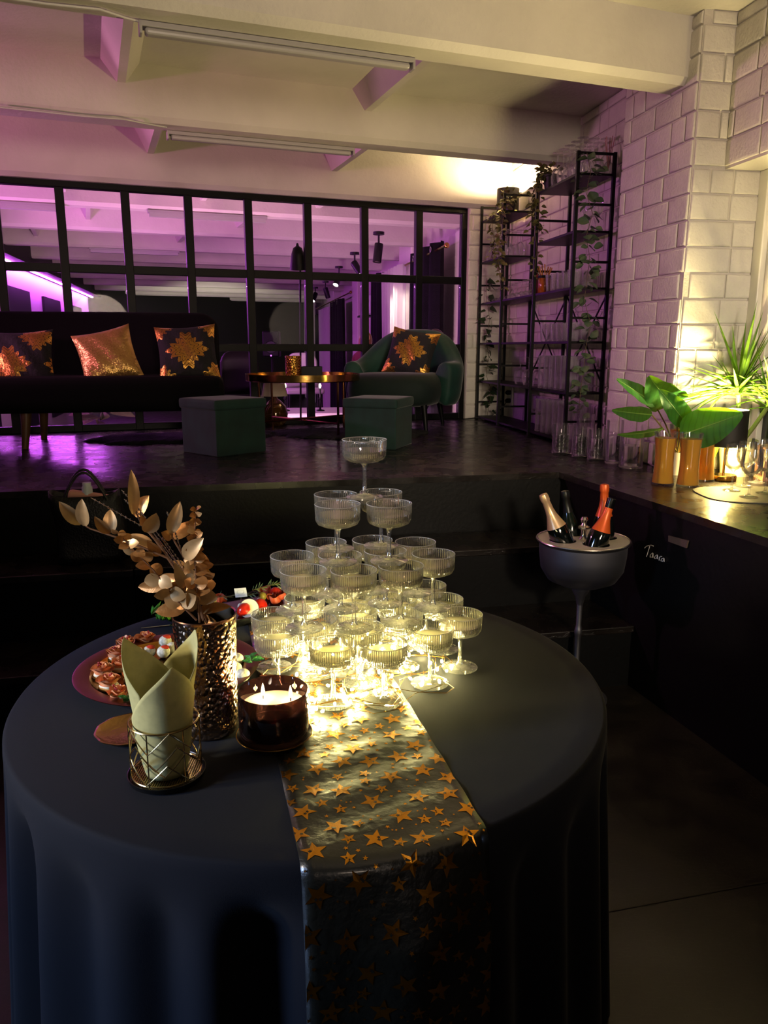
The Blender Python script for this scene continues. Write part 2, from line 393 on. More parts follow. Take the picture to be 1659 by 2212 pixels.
# --- brick walls
_bm = {}
def brick_mesh(L, Hc, dep=.010):
    k = (round(L, 2), round(Hc, 3))
    if k not in _bm:
        a, h = L / 2 - .004, Hc / 2 - .0045; b = MB()
        rings = []
        for ins, y in ((0, 0), (0, dep * .45), (.004, dep * .85), (.012, dep)):
            rings.append([(x * (a - ins), y, z * (h - ins)) for x, z in ((-1, -1), (1, -1), (1, 1), (-1, 1))])
        vs = [p for r_ in rings for p in r_]
        fs = [(12, 13, 14, 15)] + [(4 * i + j, 4 * i + (j + 1) % 4, 4 * i + 4 + (j + 1) % 4, 4 * i + 4 + j) for i in range(3) for j in range(4)]
        b.add(vs, fs); me = b.mesh('brick', True, 50); me.materials.append(paintb); _bm[k] = me
    return _bm[k]
CH = .122
def bricks(parent, org, u, nrm, length, z0, z1, base=ZP, seed=0, cut=None):
    rg = random.Random(seed); k0 = int(math.floor((z0 - base) / CH)); z = base + k0 * CH; row = k0
    while z < z1 - .02:
        lo, hi = max(z, z0), min(z + CH, z1); hc = hi - lo
        if hc > .03:
            x = -(.125 if row % 2 else 0) - (rg.random() * .05); edges = []
            while x < length:
                l = rg.choice((.25, .25, .24, .125, .2)); a, b_ = max(0, x), min(length, x + l); x += l
                if b_ - a < .045: 
                    if edges and b_ > a: edges[-1][1] = b_
                    continue
                edges.append([a, b_])
            for a, b_ in edges:
                c = V(org) + u * ((a + b_) / 2); c.z = (lo + hi) / 2
                ang = atan2(u.y, u.x); flip = (V((-u.y, u.x, 0)).dot(nrm) < 0)
                o = place('brick', brick_mesh(b_ - a, hc), None, parent, c + nrm * (-.001 + rg.random() * .003), (rg.uniform(-.004, .004), 0, ang + (pi if flip else 0)))
        z += CH; row += 1
def wallbox(name, p0, p1, thick_dir, th, z0, z1, label):
    a, b_ = V(p0), V(p1); q = [a.xy, b_.xy, (b_ + thick_dir * th).xy, (a + thick_dir * th).xy]
    return struct(MB().prism(q, z0, z1).obj(name, mortar, smooth=False), label)
WM = .285
wr_ = wallbox('wall_right', WP(-1.0, WM, 0), WP(2.05, WM, 0), m, .3, 0, ZC, 'white painted brick wall behind the glass shelf')
bricks(wr_, WP(-.56, WM, 0), w, -m, 2.5, ZP, ZC, seed=1)
pr_ = wallbox('wall_pier', WP(-1.26, .112, 0), WP(-.55, .112, 0), m, .5, 0, ZC, 'white painted brick pier beside the shelf')
bricks(pr_, WP(-1.26, .112, 0), w, -m, .71, ZP, ZC, seed=2)
bricks(pr_, WP(-1.26, .112, 0), m, -w, .17, 2.31, ZC, seed=4)
bricks(pr_, WP(-1.26, .112, 0), m, -w, .365, ZP, 2.31, seed=3)
ww = wallbox('wall_window', WP(-4.6, WM, 0), WP(-1.26, WM, 0), m, .5, 2.31, ZC, 'white brick wall above the window')
bricks(ww, WP(-2.3, WM, 0), w, -m, 1.04, 2.31, ZC, seed=5)
struct(MB().prism([WP(-4.6, .52, 0).xy, WP(-1.26, .52, 0).xy, WP(-1.26, .8, 0).xy, WP(-4.6, .8, 0).xy], 0, ZP).obj('wall_sill', paint, smooth=False), 'wall below the window')
# window in the recess
winw = mat('white_window_paint', 'ddd8cd', .4)
W2 = bpy.data.objects.new('window_2', None); COL.objects.link(W2); struct(W2, 'white framed window beside the ledge, dark outside')
MB().hexa([WP(-1.262, .47, ZP), WP(-1.33, .47, ZP), WP(-1.33, .56, ZP), WP(-1.262, .56, ZP)], [WP(-1.262, .47, 2.31), WP(-1.33, .47, 2.31), WP(-1.33, .56, 2.31), WP(-1.262, .56, 2.31)]).obj('window_frame', winw, W2, smooth=False, bevel=.006)
MB().hexa([WP(-1.33, .50, ZP), WP(-1.39, .50, ZP), WP(-1.39, .56, ZP), WP(-1.33, .56, ZP)], [WP(-1.33, .50, 2.31), WP(-1.39, .50, 2.31), WP(-1.39, .56, 2.31), WP(-1.33, .56, 2.31)]).obj('sash', winw, W2, smooth=False, bevel=.004)
MB().hexa([WP(-1.39, .53, ZP), WP(-4.6, .53, ZP), WP(-4.6, .54, ZP), WP(-1.39, .54, ZP)], [WP(-1.39, .53, 2.31), WP(-4.6, .53, 2.31), WP(-4.6, .54, 2.31), WP(-1.39, .54, 2.31)]).obj('pane', mat('night_window_glass', '0a1214', .05, spec=.8), W2, smooth=False)
# --- short brick return at the end of the glazed partition
sw = s_at(0, WM)
rt_ = wallbox('wall_return', GP(-.01, .06, 0), GP(sw + .02, .06, 0), -n, .16, 0, 2.62, 'narrow white brick return between partition and shelf')
bricks(rt_, GP(-.01, .06, 0), d, n, sw + .02, ZP, 2.62, seed=6)
# --- glazed partition
W1 = bpy.data.objects.new('window_1', None); COL.objects.link(W1); struct(W1, 'black steel glazed partition behind the sofa')
xs = []
for px, py in ((2, 577), (141, 579), (280, 584), (413, 588), (540, 592), (666, 596), (787, 600), (903, 603), (1000, 607)):
    xs.append((onpl(px, py, GP(0, 0, 0), n) - G0).dot(d))
xs = [xs[0] - .445 * k for k in range(8, 0, -1)] + xs
ZT = (onpl(600, 418, GP(0, 0, 0), n)).z; ZM = onpl(600, 594, GP(0, 0, 0), n).z; ZL = onpl(640, 750, GP(0, 0, 0), n).z
def bar(name, s0, s1, z0, z1, th=.05):
    return MB().hexa([GP(s0, th / 2, z0), GP(s1, th / 2, z0), GP(s1, -th / 2, z0), GP(s0, -th / 2, z0)], [GP(s0, th / 2, z1), GP(s1, th / 2, z1), GP(s1, -th / 2, z1), GP(s0, -th / 2, z1)]).obj(name, black_metal, W1, smooth=False, bevel=.004)
bar('top_rail', xs[0], xs[-1], ZT - .062, ZT + .003, .07); bar('middle_rail', xs[0], xs[-1], ZM - .03, ZM + .03); bar('low_rail', xs[0], xs[-1], ZL - .032, ZL + .025); bar('bottom_rail', xs[0], xs[-1], ZP, ZP + .05)
pane_m = glass('partition_glass', (.96, .96, .97), 1., .0, .12)
for i, s in enumerate(xs):
    bar('mullion', s - .03, s + .03, ZP, ZT, .056)
    if i:
        for z0, z1 in ((ZP + .05, ZL - .032), (ZL + .025, ZM - .03), (ZM + .03, ZT - .062)):
            a, b_ = xs[i - 1] + .03, s - .03
            MB().hexa([GP(a, .003, z0), GP(b_, .003, z0), GP(b_, -.003, z0), GP(a, -.003, z0)], [GP(a, .003, z1), GP(b_, .003, z1), GP(b_, -.003, z1), GP(a, -.003, z1)]).obj('pane', pane_m, W1, smooth=False)
print('B1', B1, 'B2', B2, 'ZT', ZT, 'ZM', ZM, 'ZL', ZL, 'G0', G0, 'S0', S0)
# ================================================================== FURNITURE ON THE STAGE
velvet = mat('black_velvet', '050506', .9, spec=.15, bump=.1, bscale=300)
gvelvet = mat('dark_green_velvet', '0c3a30', .7, sheen=.18, vary=.35, vscale=6, bump=.08, bscale=260)
gvelvet2 = mat('grey_green_velvet', '10302a', .85, sheen=.1, vary=.4, vscale=9)
def rounded(w_, h_, r, n_=6, top_only=True):
    pts = []
    cs = [((w_ / 2 - r, h_ - r), 0), ((-w_ / 2 + r, h_ - r), 90)]
    for (cx, cy), a0 in cs:
        for k in range(n_ + 1): a = R(a0 + 90 * k / n_); pts.append((cx + r * cos(a), cy + r * sin(a)))
    pts += [(-w_ / 2, 0), (w_ / 2, 0)]; return pts
sf = thing('sofa', 'long black velvet sofa on tapered wooden legs', 'sofa', (-2.212, 4.76, ZP), R(12))
subsurf(MB().box((.29, .28, .33), (1.84, .70, .225)).obj('seat', velvet, sf, bevel=.06, bseg=4), 1)
b = MB(); pr = rounded(1.84, .56, .13)
vs = []
for yy in (0, .15):
    for x, z in pr: vs.append((x + .27, .47 + yy + z * .42, .33 + z * .95))
k = len(pr); b.add(vs, [tuple(range(k)), tuple(range(2 * k - 1, k - 1, -1))] + [(i, k + i, k + (i + 1) % k, (i + 1) % k) for i in range(k)])
b.obj('backrest', velvet, sf, bevel=.045, bseg=4)
wood = mat('oiled_oak', '6b4a2e', .45, vary=.4, vscale=6, stretch=(1, 1, .15))
for lx, ly, tx, ty in ((0, .03, -.02, -.03), (1.02, .03, .03, -.03), (0, .52, -.02, .03), (1.02, .52, .03, .03)):
    MB().tube([(lx, ly, .23), (lx + tx, ly + ty, 0)], [.034, .019], 12).obj('leg', wood, sf)
# --- cushions
def foil_cushion_mat(name, seed):
    N = NT(name); b = N.n('ShaderNodeBsdfPrincipled'); N.l(b.outputs[0], N.out.inputs[0])
    c = N.coord('Object'); s = N.n('ShaderNodeSeparateXYZ'); N.l(c, s.inputs[0])
    x0 = N.math('ADD', s.outputs[0], .034 * seed); y0 = N.math('ADD', s.outputs[1], .03 * seed)
    u = N.math('PINGPONG', N.math('ADD', x0, .68), .17); v = N.math('PINGPONG', N.math('ADD', y0, .76), .19)
    def motif(a, b_, R0):
        r_ = N.math('SQRT', N.math('ADD', N.math('MULTIPLY', a, a), N.math('MULTIPLY', b_, b_))); th = N.math('ARCTAN2', b_, a)
        wob = N.math('ADD', N.math('MULTIPLY', N.math('COSINE', N.math('MULTIPLY', th, 4)), .16), N.math('MULTIPLY', N.math('COSINE', N.math('MULTIPLY', th, 14)), .13))
        ins = N.math('LESS_THAN', r_, N.math('MULTIPLY', N.math('ADD', wob, 1.), R0))
        cur = N.math('ABSOLUTE', N.math('SINE', N.math('ADD', N.math('MULTIPLY', r_, 105), N.math('MULTIPLY', N.math('COSINE', N.math('MULTIPLY', th, 8)), 2.4))))
        return N.math('MULTIPLY', ins, N.math('GREATER_THAN', cur, .26))
    fac = N.math('MAXIMUM', motif(u, v, .105), motif(N.math('SUBTRACT', .17, u), N.math('SUBTRACT', .19, v), .085))
    N.l(N.mixc(fac, (.004, .004, .005, 1), lin('cf9a48')), b.inputs['Base Color']); N.l(fac, b.inputs['Metallic'])
    N.l(N.math('SUBTRACT', .85, N.math('MULTIPLY', fac, .5)), b.inputs['Roughness'])
    w_ = N.n('ShaderNodeTexNoise'); N.l(c, w_.inputs['Vector']); w_.inputs['Scale'].default_value = 45
    bp = N.n('ShaderNodeBump'); bp.inputs['Strength'].default_value = .5; bp.inputs['Distance'].default_value = .01; N.l(w_.outputs[0], bp.inputs['Height']); N.l(bp.outputs[0], b.inputs['Normal'])
    return N.m
def sequin_mat():
    N = NT('gold_sequins'); b = N.n('ShaderNodeBsdfPrincipled'); N.l(b.outputs[0], N.out.inputs[0]); b.inputs['Base Color'].default_value = lin('c39a58'); b.inputs['Metallic'].default_value = .8; b.inputs['Roughness'].default_value = .36
    v = N.n('ShaderNodeTexVoronoi'); N.l(N.coord('Object'), v.inputs['Vector']); v.inputs['Scale'].default_value = 170
    sb = N.n('ShaderNodeVectorMath', operation='SUBTRACT'); N.l(v.outputs['Color'], sb.inputs[0]); sb.inputs[1].default_value = (.5, .5, .5); ml = N.n('ShaderNodeVectorMath', operation='SCALE'); N.l(sb.outputs[0], ml.inputs[0]); ml.inputs['Scale'].default_value = .38
    ad = N.n('ShaderNodeVectorMath', operation='ADD'); N.l(N.n('ShaderNodeNewGeometry').outputs['Normal'], ad.inputs[0]); N.l(ml.outputs[0], ad.inputs[1]); nm = N.n('ShaderNodeVectorMath', operation='NORMALIZE'); N.l(ad.outputs[0], nm.inputs[0]); N.l(nm.outputs[0], b.inputs['Normal']); return N.m
def pillow(sz=.4, th=.13, nn_=19):
    b = MB()
    def sh(u, v, sg):
        x, y = u * 2 - 1, v * 2 - 1
        e = max(0, (1 - abs(x) ** 2.6)) ** .5 * max(0, (1 - abs(y) ** 2.6)) ** .5
        px_ = x * (1 - .09 * (1 - y * y)) ; py_ = y * (1 - .09 * (1 - x * x))
        wr = .006 * sin(9 * x + 5 * y) * e
        return (px_ * sz / 2, py_ * sz / 2, sg * (th / 2 * e + .001) + wr)
    b.grid(lambda u, v: sh(u, v, 1), nn_, nn_); b.grid(lambda u, v: sh(v, u, -1), nn_, nn_); return b
def cushion(label, px, py, Y, mt, rx, ry, rz, sz=.4, th=.13):
    p = aty(px, py, Y); t = thing('cushion', label, 'cushion', p); t.rotation_euler = (0, 0, 0)
    o = pillow(sz, th).obj('cover', mt, t, angle=180, fix=True)
    o.rotation_euler = (Euler((0, 0, R(rz))).to_matrix() @ Euler((R(rx), 0, 0)).to_matrix() @ Euler((0, 0, R(ry))).to_matrix()).to_euler()
    return t
f1, f2 = foil_cushion_mat('gold_damask_on_black', 0), foil_cushion_mat('gold_damask_on_black_large', 2)
cushion('black cushion with gold damask print at the far end of the sofa', 48, 775, 5.02, f2, 66, 3, 12, .39)
cushion('plain gold sequin cushion in the middle of the sofa', 232, 768, 5.08, sequin_mat(), 66, 14, 12, .37)
cushion('black cushion with gold damask print at the coffee table end of the sofa', 405, 763, 5.12, f1, 66, 4, 12, .39)
# --- green armchair
ac_ = thing('armchair', 'dark green velvet tub armchair beside the shelf', 'armchair', (.135, 6.12, ZP), R(-20))
def chair_fn(u, v):
    th = R(-28 + 236 * u); c, s_ = cos(th), sin(th); back = max(0, s_); k = back ** 1.5
    top = .50 + .245 * (k * k * (3 - 2 * k)); 
    prof = [(.0, .17), (.035, .24), (.05, .36), (.055 + .02 * k, top - .06), (.035 + .02 * k, top - .015), (-.02, top), (-.07 - .01 * k, top - .025), (-.095, top - .08), (-.10, .42), (-.10, .30), (-.08, .20)]
    i = v * len(prof); a = int(i) % len(prof); f = i - int(i); q0, q1 = prof[a], prof[(a + 1) % len(prof)]
    ro, z = q0[0] + (q1[0] - q0[0]) * f, q0[1] + (q1[1] - q0[1]) * f
    return ((.425 + ro) * c, .05 + (.36 + ro) * s_ , z * 1.03)
b = MB(); b.grid(chair_fn, 37, 22, False, True); b.f.append(tuple(range(22))); b.f.append(tuple(36 * 22 + i for i in range(21, -1, -1)))
subsurf(b.obj('shell', gvelvet, ac_, angle=180), 1)
def seat_fn(u, v):
    x = sin(v * pi) ** .35 * cos(u * 2 * pi); y = sin(v * pi) ** .35 * sin(u * 2 * pi)
    sx_ = math.copysign(abs(x) ** .6, x); sy_ = math.copysign(abs(y) ** .6, y)
    return (sx_ * .36, -.07 + sy_ * .37, .305 - cos(v * pi) * .125)
b = MB(); b.grid(seat_fn, 32, 12, True); b.obj('seat', mat('dark_green_velvet_seat', '071a15', .8, sheen=.1), ac_, angle=180)
for lx, ly in ((-.3, -.3), (.3, -.3), (-.26, .3), (.26, .3)):
    MB().tube([(lx * .9, ly * .9, .2), (lx, ly, 0)], [.026, .014], 10).obj('leg', black_metal, ac_)
cushion('black cushion with large gold damask print on the green armchair', 888, 762, 6.18, f1, 66, -10, -14, .39)
# --- ottomans
def ottoman(label, corner, ang, sz, h):
    t = thing('storage_ottoman', label, 'ottoman', (corner[0], corner[1], ZP), R(ang), 'square velvet ottomans')
    MB().box((sz / 2, sz / 2, (h - .05) / 2), (sz, sz, h - .05)).obj('box', gvelvet2, t, bevel=.006)
    subsurf(MB().box((sz / 2, sz / 2, h - .03), (sz + .024, sz + .024, .065)).obj('lid', gvelvet2, t, bevel=.018, bseg=3), 1)
ottoman('dark green velvet cube ottoman in front of the sofa', (-.958, 4.39), 47, .355, .325)
ottoman('dark green velvet cube ottoman in front of the armchair', (.073, 4.716), 71, .34, .31)
# --- coffee table
gold = mat('polished_brass', 'b8904c', .16, 1., bump=.02, bscale=30); rose = mat('copper_pink_rod', 'a06a4c', .2, 1.)
ct = thing('coffee_table', 'round brass tray coffee table on thin crossed legs', 'table', (-.585, 5.62, ZP), R(-46))
MB().lathe([(0, .385), (.405, .385), (.41, .39), (.41, .435), (.404, .435), (.402, .392), (0, .392)], 64, cap=False).obj('tray', gold, ct)
for k in range(4):
    a = k * pi / 2; c, s_ = cos(a), sin(a)
    MB().tube([(.385 * c, .385 * s_, 0), (.385 * c, .385 * s_, .39)], .0085, 8).obj('leg', rose, ct)
for k in range(2):
    a = k * pi / 2; MB().tube([(-.385 * cos(a), -.385 * sin(a), .1 + .012 * k), (.385 * cos(a), .385 * sin(a), .1 + .012 * k)], .0075, 8).obj('cross_bar', rose, ct)
hm = NT('hammered_gold'); hb = hm.n('ShaderNodeBsdfPrincipled'); hm.l(hb.outputs[0], hm.out.inputs[0]); hb.inputs['Base Color'].default_value = lin('b88a3e'); hb.inputs['Metallic'].default_value = 1; hb.inputs['Roughness'].default_value = .22
hv = hm.n('ShaderNodeTexVoronoi'); hm.l(hm.coord('Object'), hv.inputs['Vector']); hv.inputs['Scale'].default_value = 90
hbp = hm.n('ShaderNodeBump'); hbp.inputs['Strength'].default_value = .6; hbp.inputs['Distance'].default_value = .006; hm.l(hv.outputs['Distance'], hbp.inputs['Height']); hm.l(hbp.outputs[0], hb.inputs['Normal'])
q = aty(634, 812, 5.45)
tag(MB().lathe([(0, .004), (.05, .0), (.054, .004), (.056, .168), (.052, .170), (.05, .01), (0, .01)], 32, cap=False).obj('candle_holder', hm.m, None, (q.x, 5.45, ZP + .392)), 'hammered gold cylinder on the brass coffee table', 'candle holder')
q = aty(674, 812, 5.5)
t = thing('menu_holder', 'small black box standing on the brass coffee table', 'box', (q.x, 5.5, ZP + .392), R(4))
MB().box((0, 0, .048), (.145, .05, .096)).obj('body', black_metal, t, smooth=False, bevel=.003); MB().box((0, 0, .093), (.12, .028, .01)).obj('slot', mat('slot_black', '020202', .9), t, smooth=False)
# amber lamp with pleated shade
q = onz(595, 918, ZP); t = thing('table_lamp', 'amber glass lamp with pleated white shade behind the coffee table', 'lamp', (q.x, q.y, ZP))
amber = mat('amber_glass', '5a3d14', .08, .55, spec=.8, coat=.6)
MB().lathe([(0, 0), (.07, 0), (.095, .03), (.105, .09), (.09, .15), (.055, .19), (.03, .21), (.018, .225), (.018, .27)], 32).obj('body', amber, t)
MB().lathe([(.105, .235), (.085, .335)], 64, cap=False, rmod=lambda a, z: 1 + .025 * sin(a * 32)).obj('shade', mat('pleated_white_cloth', 'b8a898', .8), t, angle=180)
# floor lamp
t = thing('floor_lamp', 'black floor lamp with gold-lined bell shade by the partition', 'floor lamp', (-.70, 6.48, ZP))
pt = aty(645, 590, 6.48); 
MB().lathe([(0, 0), (.12, 0), (.12, .015), (.02, .025), (0, .025)], 28, cap=False).obj('base', black_metal, t)
MB().tube([(0, 0, .02), (pt.x + .70 + .012, .03, 1.30)], .008, 8).obj('pole', black_metal, t)
shz = aty(645, 582, 6.48).z - ZP
sho = MB().lathe([(.068, 0), (.066, .03), (.052, .12), (.035, .165), (.012, .18), (.008, .20), (0, .205)], 28, cap=False).obj('shade', black_metal, t, (pt.x + .70, 0, shz), (R(14), 0, 0))
MB().lathe([(.064, .003), (.062, .03), (.049, .118), (.033, .158)], 28, cap=False).obj('shade_lining', mat('gold_leaf_lining', '8a4a14', .35, .8), sho)
MB().ball((0, 0, .035), .03, 14, 10).obj('bulb', mat('opal_bulb', 'c9b9a8', .25), sho)
# sheepskin rugs
fur = mat('black_sheepskin', '040404', .95, bump=.6, bscale=120, bdist=.03)
def rug(label, a, b_, wd, seed):
    A, B = onz(*a, ZP), onz(*b_, ZP); c = (A + B) / 2; L = (B - A).length / 2; u = (B - A).normalized(); v = V((-u.y, u.x, 0)); rg = random.Random(seed)
    ph = [rg.uniform(0, 6) for _ in range(4)]
    rad = lambda t: 1 + .08 * sin(3 * t + ph[0]) + .06 * sin(7 * t + ph[1]) + .035 * sin(17 * t + ph[2]) + .02 * sin(31 * t + ph[3])
    bb = MB(); prof = [(0, .024), (.5, .026), (.85, .022), (.96, .012), (1.0, .001)]
    def fn(t, k):
        i = min(len(prof) - 2, int(k * (len(prof) - 1))); f = k * (len(prof) - 1) - i; rr = prof[i][0] + (prof[i + 1][0] - prof[i][0]) * f; z = prof[i][1] + (prof[i + 1][1] - prof[i][1]) * f
        a_ = t * 2 * pi; p = c + u * (L * rr * rad(a_) * cos(a_)) + v * (wd * rr * rad(a_) * sin(a_)); return (p.x, p.y, ZP + z + .004 * sin(a_ * 40) * (rr > .3))
    bb.grid(fn, 96, 9, True); tag(bb.obj('sheepskin_rug', fur, angle=180), label, 'rug')
rug('black sheepskin rug on the stage in front of the sofa', (182, 955), (590, 940), .28, 1)
rug('black sheepskin rug under the brass coffee table', (592, 938), (925, 938), .34, 2)
# dried leaves on the floor by the partition
t = thing('dried_leaf_bunch', 'bunch of large dried grey leaves on the floor behind the sofa legs', 'dried leaves', onz(225, 918, ZP))
lm = leaf_mesh('leaf', .2, .085, mat('dried_grey_leaf', '6a5a4a', .7, vary=.4), 7, .3, .1)
rg = random.Random(5)
for k in range(18):
    a = rg.uniform(0, 2 * pi); place('leaf', lm, None, t, M=dirmat((rg.uniform(-.17, .12), rg.uniform(-.05, .12), rg.uniform(.03, .14)), (cos(a), sin(a) * .5, rg.uniform(-.15, .35)), rg.uniform(-.8, .8), rg.uniform(.6, 1.1)))
# handbag on the upper step
t = thing('handbag', 'black leather tote bag standing on the upper step', 'bag', (-1.27, 3.235, .57), R(8))
leather = mat('black_leather', '0c0d0f', .42, bump=.25, bscale=120, spec=.5)
b = MB()
def bag(u, v):
    a = u * 2 * pi; c, s_ = cos(a), sin(a); ex = lambda q, e: math.copysign(abs(q) ** e, q)
    k = .88 + .16 * v - .12 * v * v; return (ex(c, .45) * .155 * k + .012 * sin(v * 5), ex(s_, .5) * .075 * (1.05 - .35 * v) + .006 * sin(7 * v + 3 * c), .003 + v * (.295 + .012 * cos(a * 2)))
b.grid(bag, 36, 10, True); b.f.append(tuple(i * 10 for i in range(35, -1, -1))); o = b.obj('body', leather, t, angle=180)
so = o.modifiers.new('solid', 'SOLIDIFY'); so.thickness = .004
for yy in (-.045, .045):
    MB().tube([(-.09 + .18 * k / 12 - (.02 if yy > 0 else 0), yy, .27 + .12 * sin(pi * k / 12)) for k in range(13)], .0055, 8).obj('handle', leather, t)
MB().box((.02, 0, .27), (.2, .045, .05), (0, .18, 0)).obj('pink_paper', mat('pink_tissue', 'c98f80', .8), t, smooth=False, bevel=.012)
MB().lathe([(.022, 0), (.022, .05), (.018, .055), (.018, .07)], 14).obj('bottle_cap', mat('white_cap', 'b9c2cc', .3), t, (.0, .0, .27))
# ================================================================== SHELVING WITH GLASSWARE
FT = [-.196, .44, 1.13, 1.70]; DEP = .235; LV = [.03, .337, .657, .985, 1.32, 1.65]; ztop = 1.77
sh = thing('shelving_unit', 'tall black steel shelving unit of three bays against the brick wall', 'shelving')
def wbar(name, a, b_, th, par=sh):  # square bar between two points
    a, b_ = V(a), V(b_); dr = (b_ - a).normalized(); u = (m if abs(dr.dot(m)) < .9 else w); u = (u - dr * u.dot(dr)).normalized(); v = dr.cross(u); h = th / 2
    return MB().hexa([a + u * h + v * h, a - u * h + v * h, a - u * h - v * h, a + u * h - v * h], [b_ + u * h + v * h, b_ - u * h + v * h, b_ - u * h - v * h, b_ + u * h - v * h]).obj(name, black_metal, par, smooth=False)
for t_ in FT:
    for mm in (0, DEP): wbar('post', WP(t_, mm, ZP), WP(t_, mm, ZP + ztop), .02)
    for k, z in enumerate([.15, .475, .80, 1.135, 1.47, ztop - .01]): wbar('rung', WP(t_, .01, ZP + z), WP(t_, DEP - .01, ZP + z), .014)
for (i, j), lv in (((0, 1), LV), ((1, 2), LV[:4]), ((2, 3), LV)):
    for z in lv:
        MB().hexa([WP(FT[i], 0, ZP + z - .014), WP(FT[j], 0, ZP + z - .014), WP(FT[j], DEP, ZP + z - .014), WP(FT[i], DEP, ZP + z - .014)], [WP(FT[i], 0, ZP + z), WP(FT[j], 0, ZP + z), WP(FT[j], DEP, ZP + z), WP(FT[i], DEP, ZP + z)]).obj('shelf_board', black_metal, sh, smooth=False)
for i, j in ((0, 1), (1, 2)):
    wbar('brace', WP(FT[i], DEP + .012, ZP + .36), WP(FT[j], DEP + .012, ZP + .97), .008); wbar('brace', WP(FT[i], DEP + .012, ZP + .97), WP(FT[j], DEP + .012, ZP + .36), .008)
clear = glass('clear_glass', (.985, .985, .985), 1., .28, .31, haze_col=(.97, .95, .97), fres=.6)
clear2 = glass('water_clear_glass', (.985, .985, .985), 1., .07, .31, haze_col=(.97, .96, .95), fres=.7)
def gl_mesh(name, prof, seg=16, gm_=None):
    me = MB().lathe(prof, seg, cap=False).mesh(name, True, 60); me.materials.append(gm_ or clear); return me
wine_p = [(0, .002), (.033, .0015), (.033, .004), (.006, .008), (.0038, .02), (.0038, .085), (.012, .092), (.03, .112), (.038, .14), (.037, .17), (.031, .2)]
tumb_p = [(0, .006), (.026, .0), (.029, .003), (.036, .095), (.0345, .095), (.0275, .012), (0, .012)]
coup_p = [(0, .002), (.03, .0015), (.03, .004), (.005, .008), (.004, .07), (.012, .075), (.036, .088), (.043, .115), (.041, .117)]
vase_p = [(0, .008), (.037, .0), (.04, .003), (.04, .215), (.046, .222), (.0455, .225), (.0375, .217), (.0375, .014), (0, .014)]
ball_p = [(0, .002), (.04, .0015), (.04, .004), (.006, .008), (.004, .02), (.004, .10), (.015, .105), (.045, .125), (.055, .165), (.052, .2), (.042, .235)]
gm = {'wine_glass': (gl_mesh('wine_glass', wine_p), .2), 'tumbler': (gl_mesh('tumbler', tumb_p), .095), 'coupe_glass': (gl_mesh('coupe_glass', coup_p), .117), 'cylinder_vase': (gl_mesh('cylinder_vase', vase_p, 18), .225), 'balloon_glass': (gl_mesh('balloon_glass', ball_p), .235)}
RN = ['front', 'middle', 'rear']
def glassrow(kind, t0, t1, nt, ms, z, where, cat, inv=False, scale=1.):
    me, hh = gm[kind]
    for r_, mm in enumerate(ms):
        for i in range(nt):
            t_ = t0 + (t1 - t0) * (i / max(1, nt - 1)) + (.012 if r_ % 2 else 0)
            p = WP(t_, mm, ZP + z + (hh * scale if inv else 0) + .0005)
            o = place(kind, me, None, None, p, (pi if inv else 0, 0, random.uniform(0, 6)), scale=(scale,) * 3)
            tag(o, ('upside-down ' if inv else 'clear ') + kind.replace('_', ' ') + f', {where}, {RN[r_] + " row, " if len(ms) > 1 else ""}{ORD[i]} from the window', cat, f'{kind.replace("_"," ")} set on the {where}')
glassrow('wine_glass', -.14, .24, 5, (.05, .125, .2), LV[5], 'top shelf', 'wine glass', True, 1.05)
glassrow('wine_glass', -.13, .10, 3, (.17,), LV[4], 'fifth shelf near the window', 'wine glass')
glassrow('tumbler', -.08, .28, 5, (.06, .16), LV[3], 'fourth shelf', 'tumbler', False, 1.2)
glassrow('tumbler', -.10, .34, 6, (.06, .16), LV[2], 'third shelf', 'tumbler', False, 1.25)
glassrow('cylinder_vase', -.12, .36, 6, (.065, .17), LV[1], 'second shelf', 'vase')
glassrow('cylinder_vase', -.12, .38, 6, (.065, .17), LV[0], 'bottom shelf', 'vase', False, 1.02)
glassrow('balloon_glass', .62, .98, 3, (.12,), LV[1], 'second shelf of the middle bay', 'wine glass', True, .9)
glassrow('coupe_glass', .66, 1.05, 5, (.06, .17), LV[3], 'fourth shelf of the middle bay', 'coupe glass', True)
glassrow('coupe_glass', 1.2, 1.62, 4, (.12,), LV[3], 'fourth shelf of the lamp bay', 'coupe glass', True)
glassrow('wine_glass', 1.2, 1.62, 5, (.06, .17), LV[4], 'fifth shelf of the lamp bay', 'wine glass', True)
# red bottle, amber jar with sticks, reed diffuser
p = WP(.57, .06, ZP + LV[3]); t = thing('slim_bottle', 'slim red bottle on the fourth shelf beside the amber jar', 'bottle', p)
MB().lathe([(0, 0), (.017, 0), (.018, .004), (.018, .13), (.009, .15), (.009, .175)], 14).obj('body', mat('red_glass', 'a8202c', .12, spec=.8, coat=.5, emit='7a1018', estr=.0), t); MB().lathe([(.011, .172), (.011, .2), (0, .2)], 12).obj('cap', black_metal, t)
p = WP(.36, .05, ZP + LV[3]); t = thing('stick_jar', 'amber jar holding cinnamon sticks on the fourth shelf', 'jar', WP(.385, .05, ZP + LV[3]))
MB().lathe([(0, 0), (.04, 0), (.044, .005), (.044, .1), (.04, .105)], 20).obj('jar', mat('amber_jar', '8a3d10', .15, spec=.7, coat=.4), t); MB().lathe([(.046, .1), (.046, .118), (.036, .118)], 20).obj('lid_ring', black_metal, t)
st = mat('cinnamon', 'a8662c', .7)
for k in range(7): MB().tube([(.012 * cos(k), .012 * sin(k), .08), (.05 * cos(k * .9), .045 * sin(k * .9), .17 + .01 * (k % 3))], .004, 6).obj('stick', st, t)
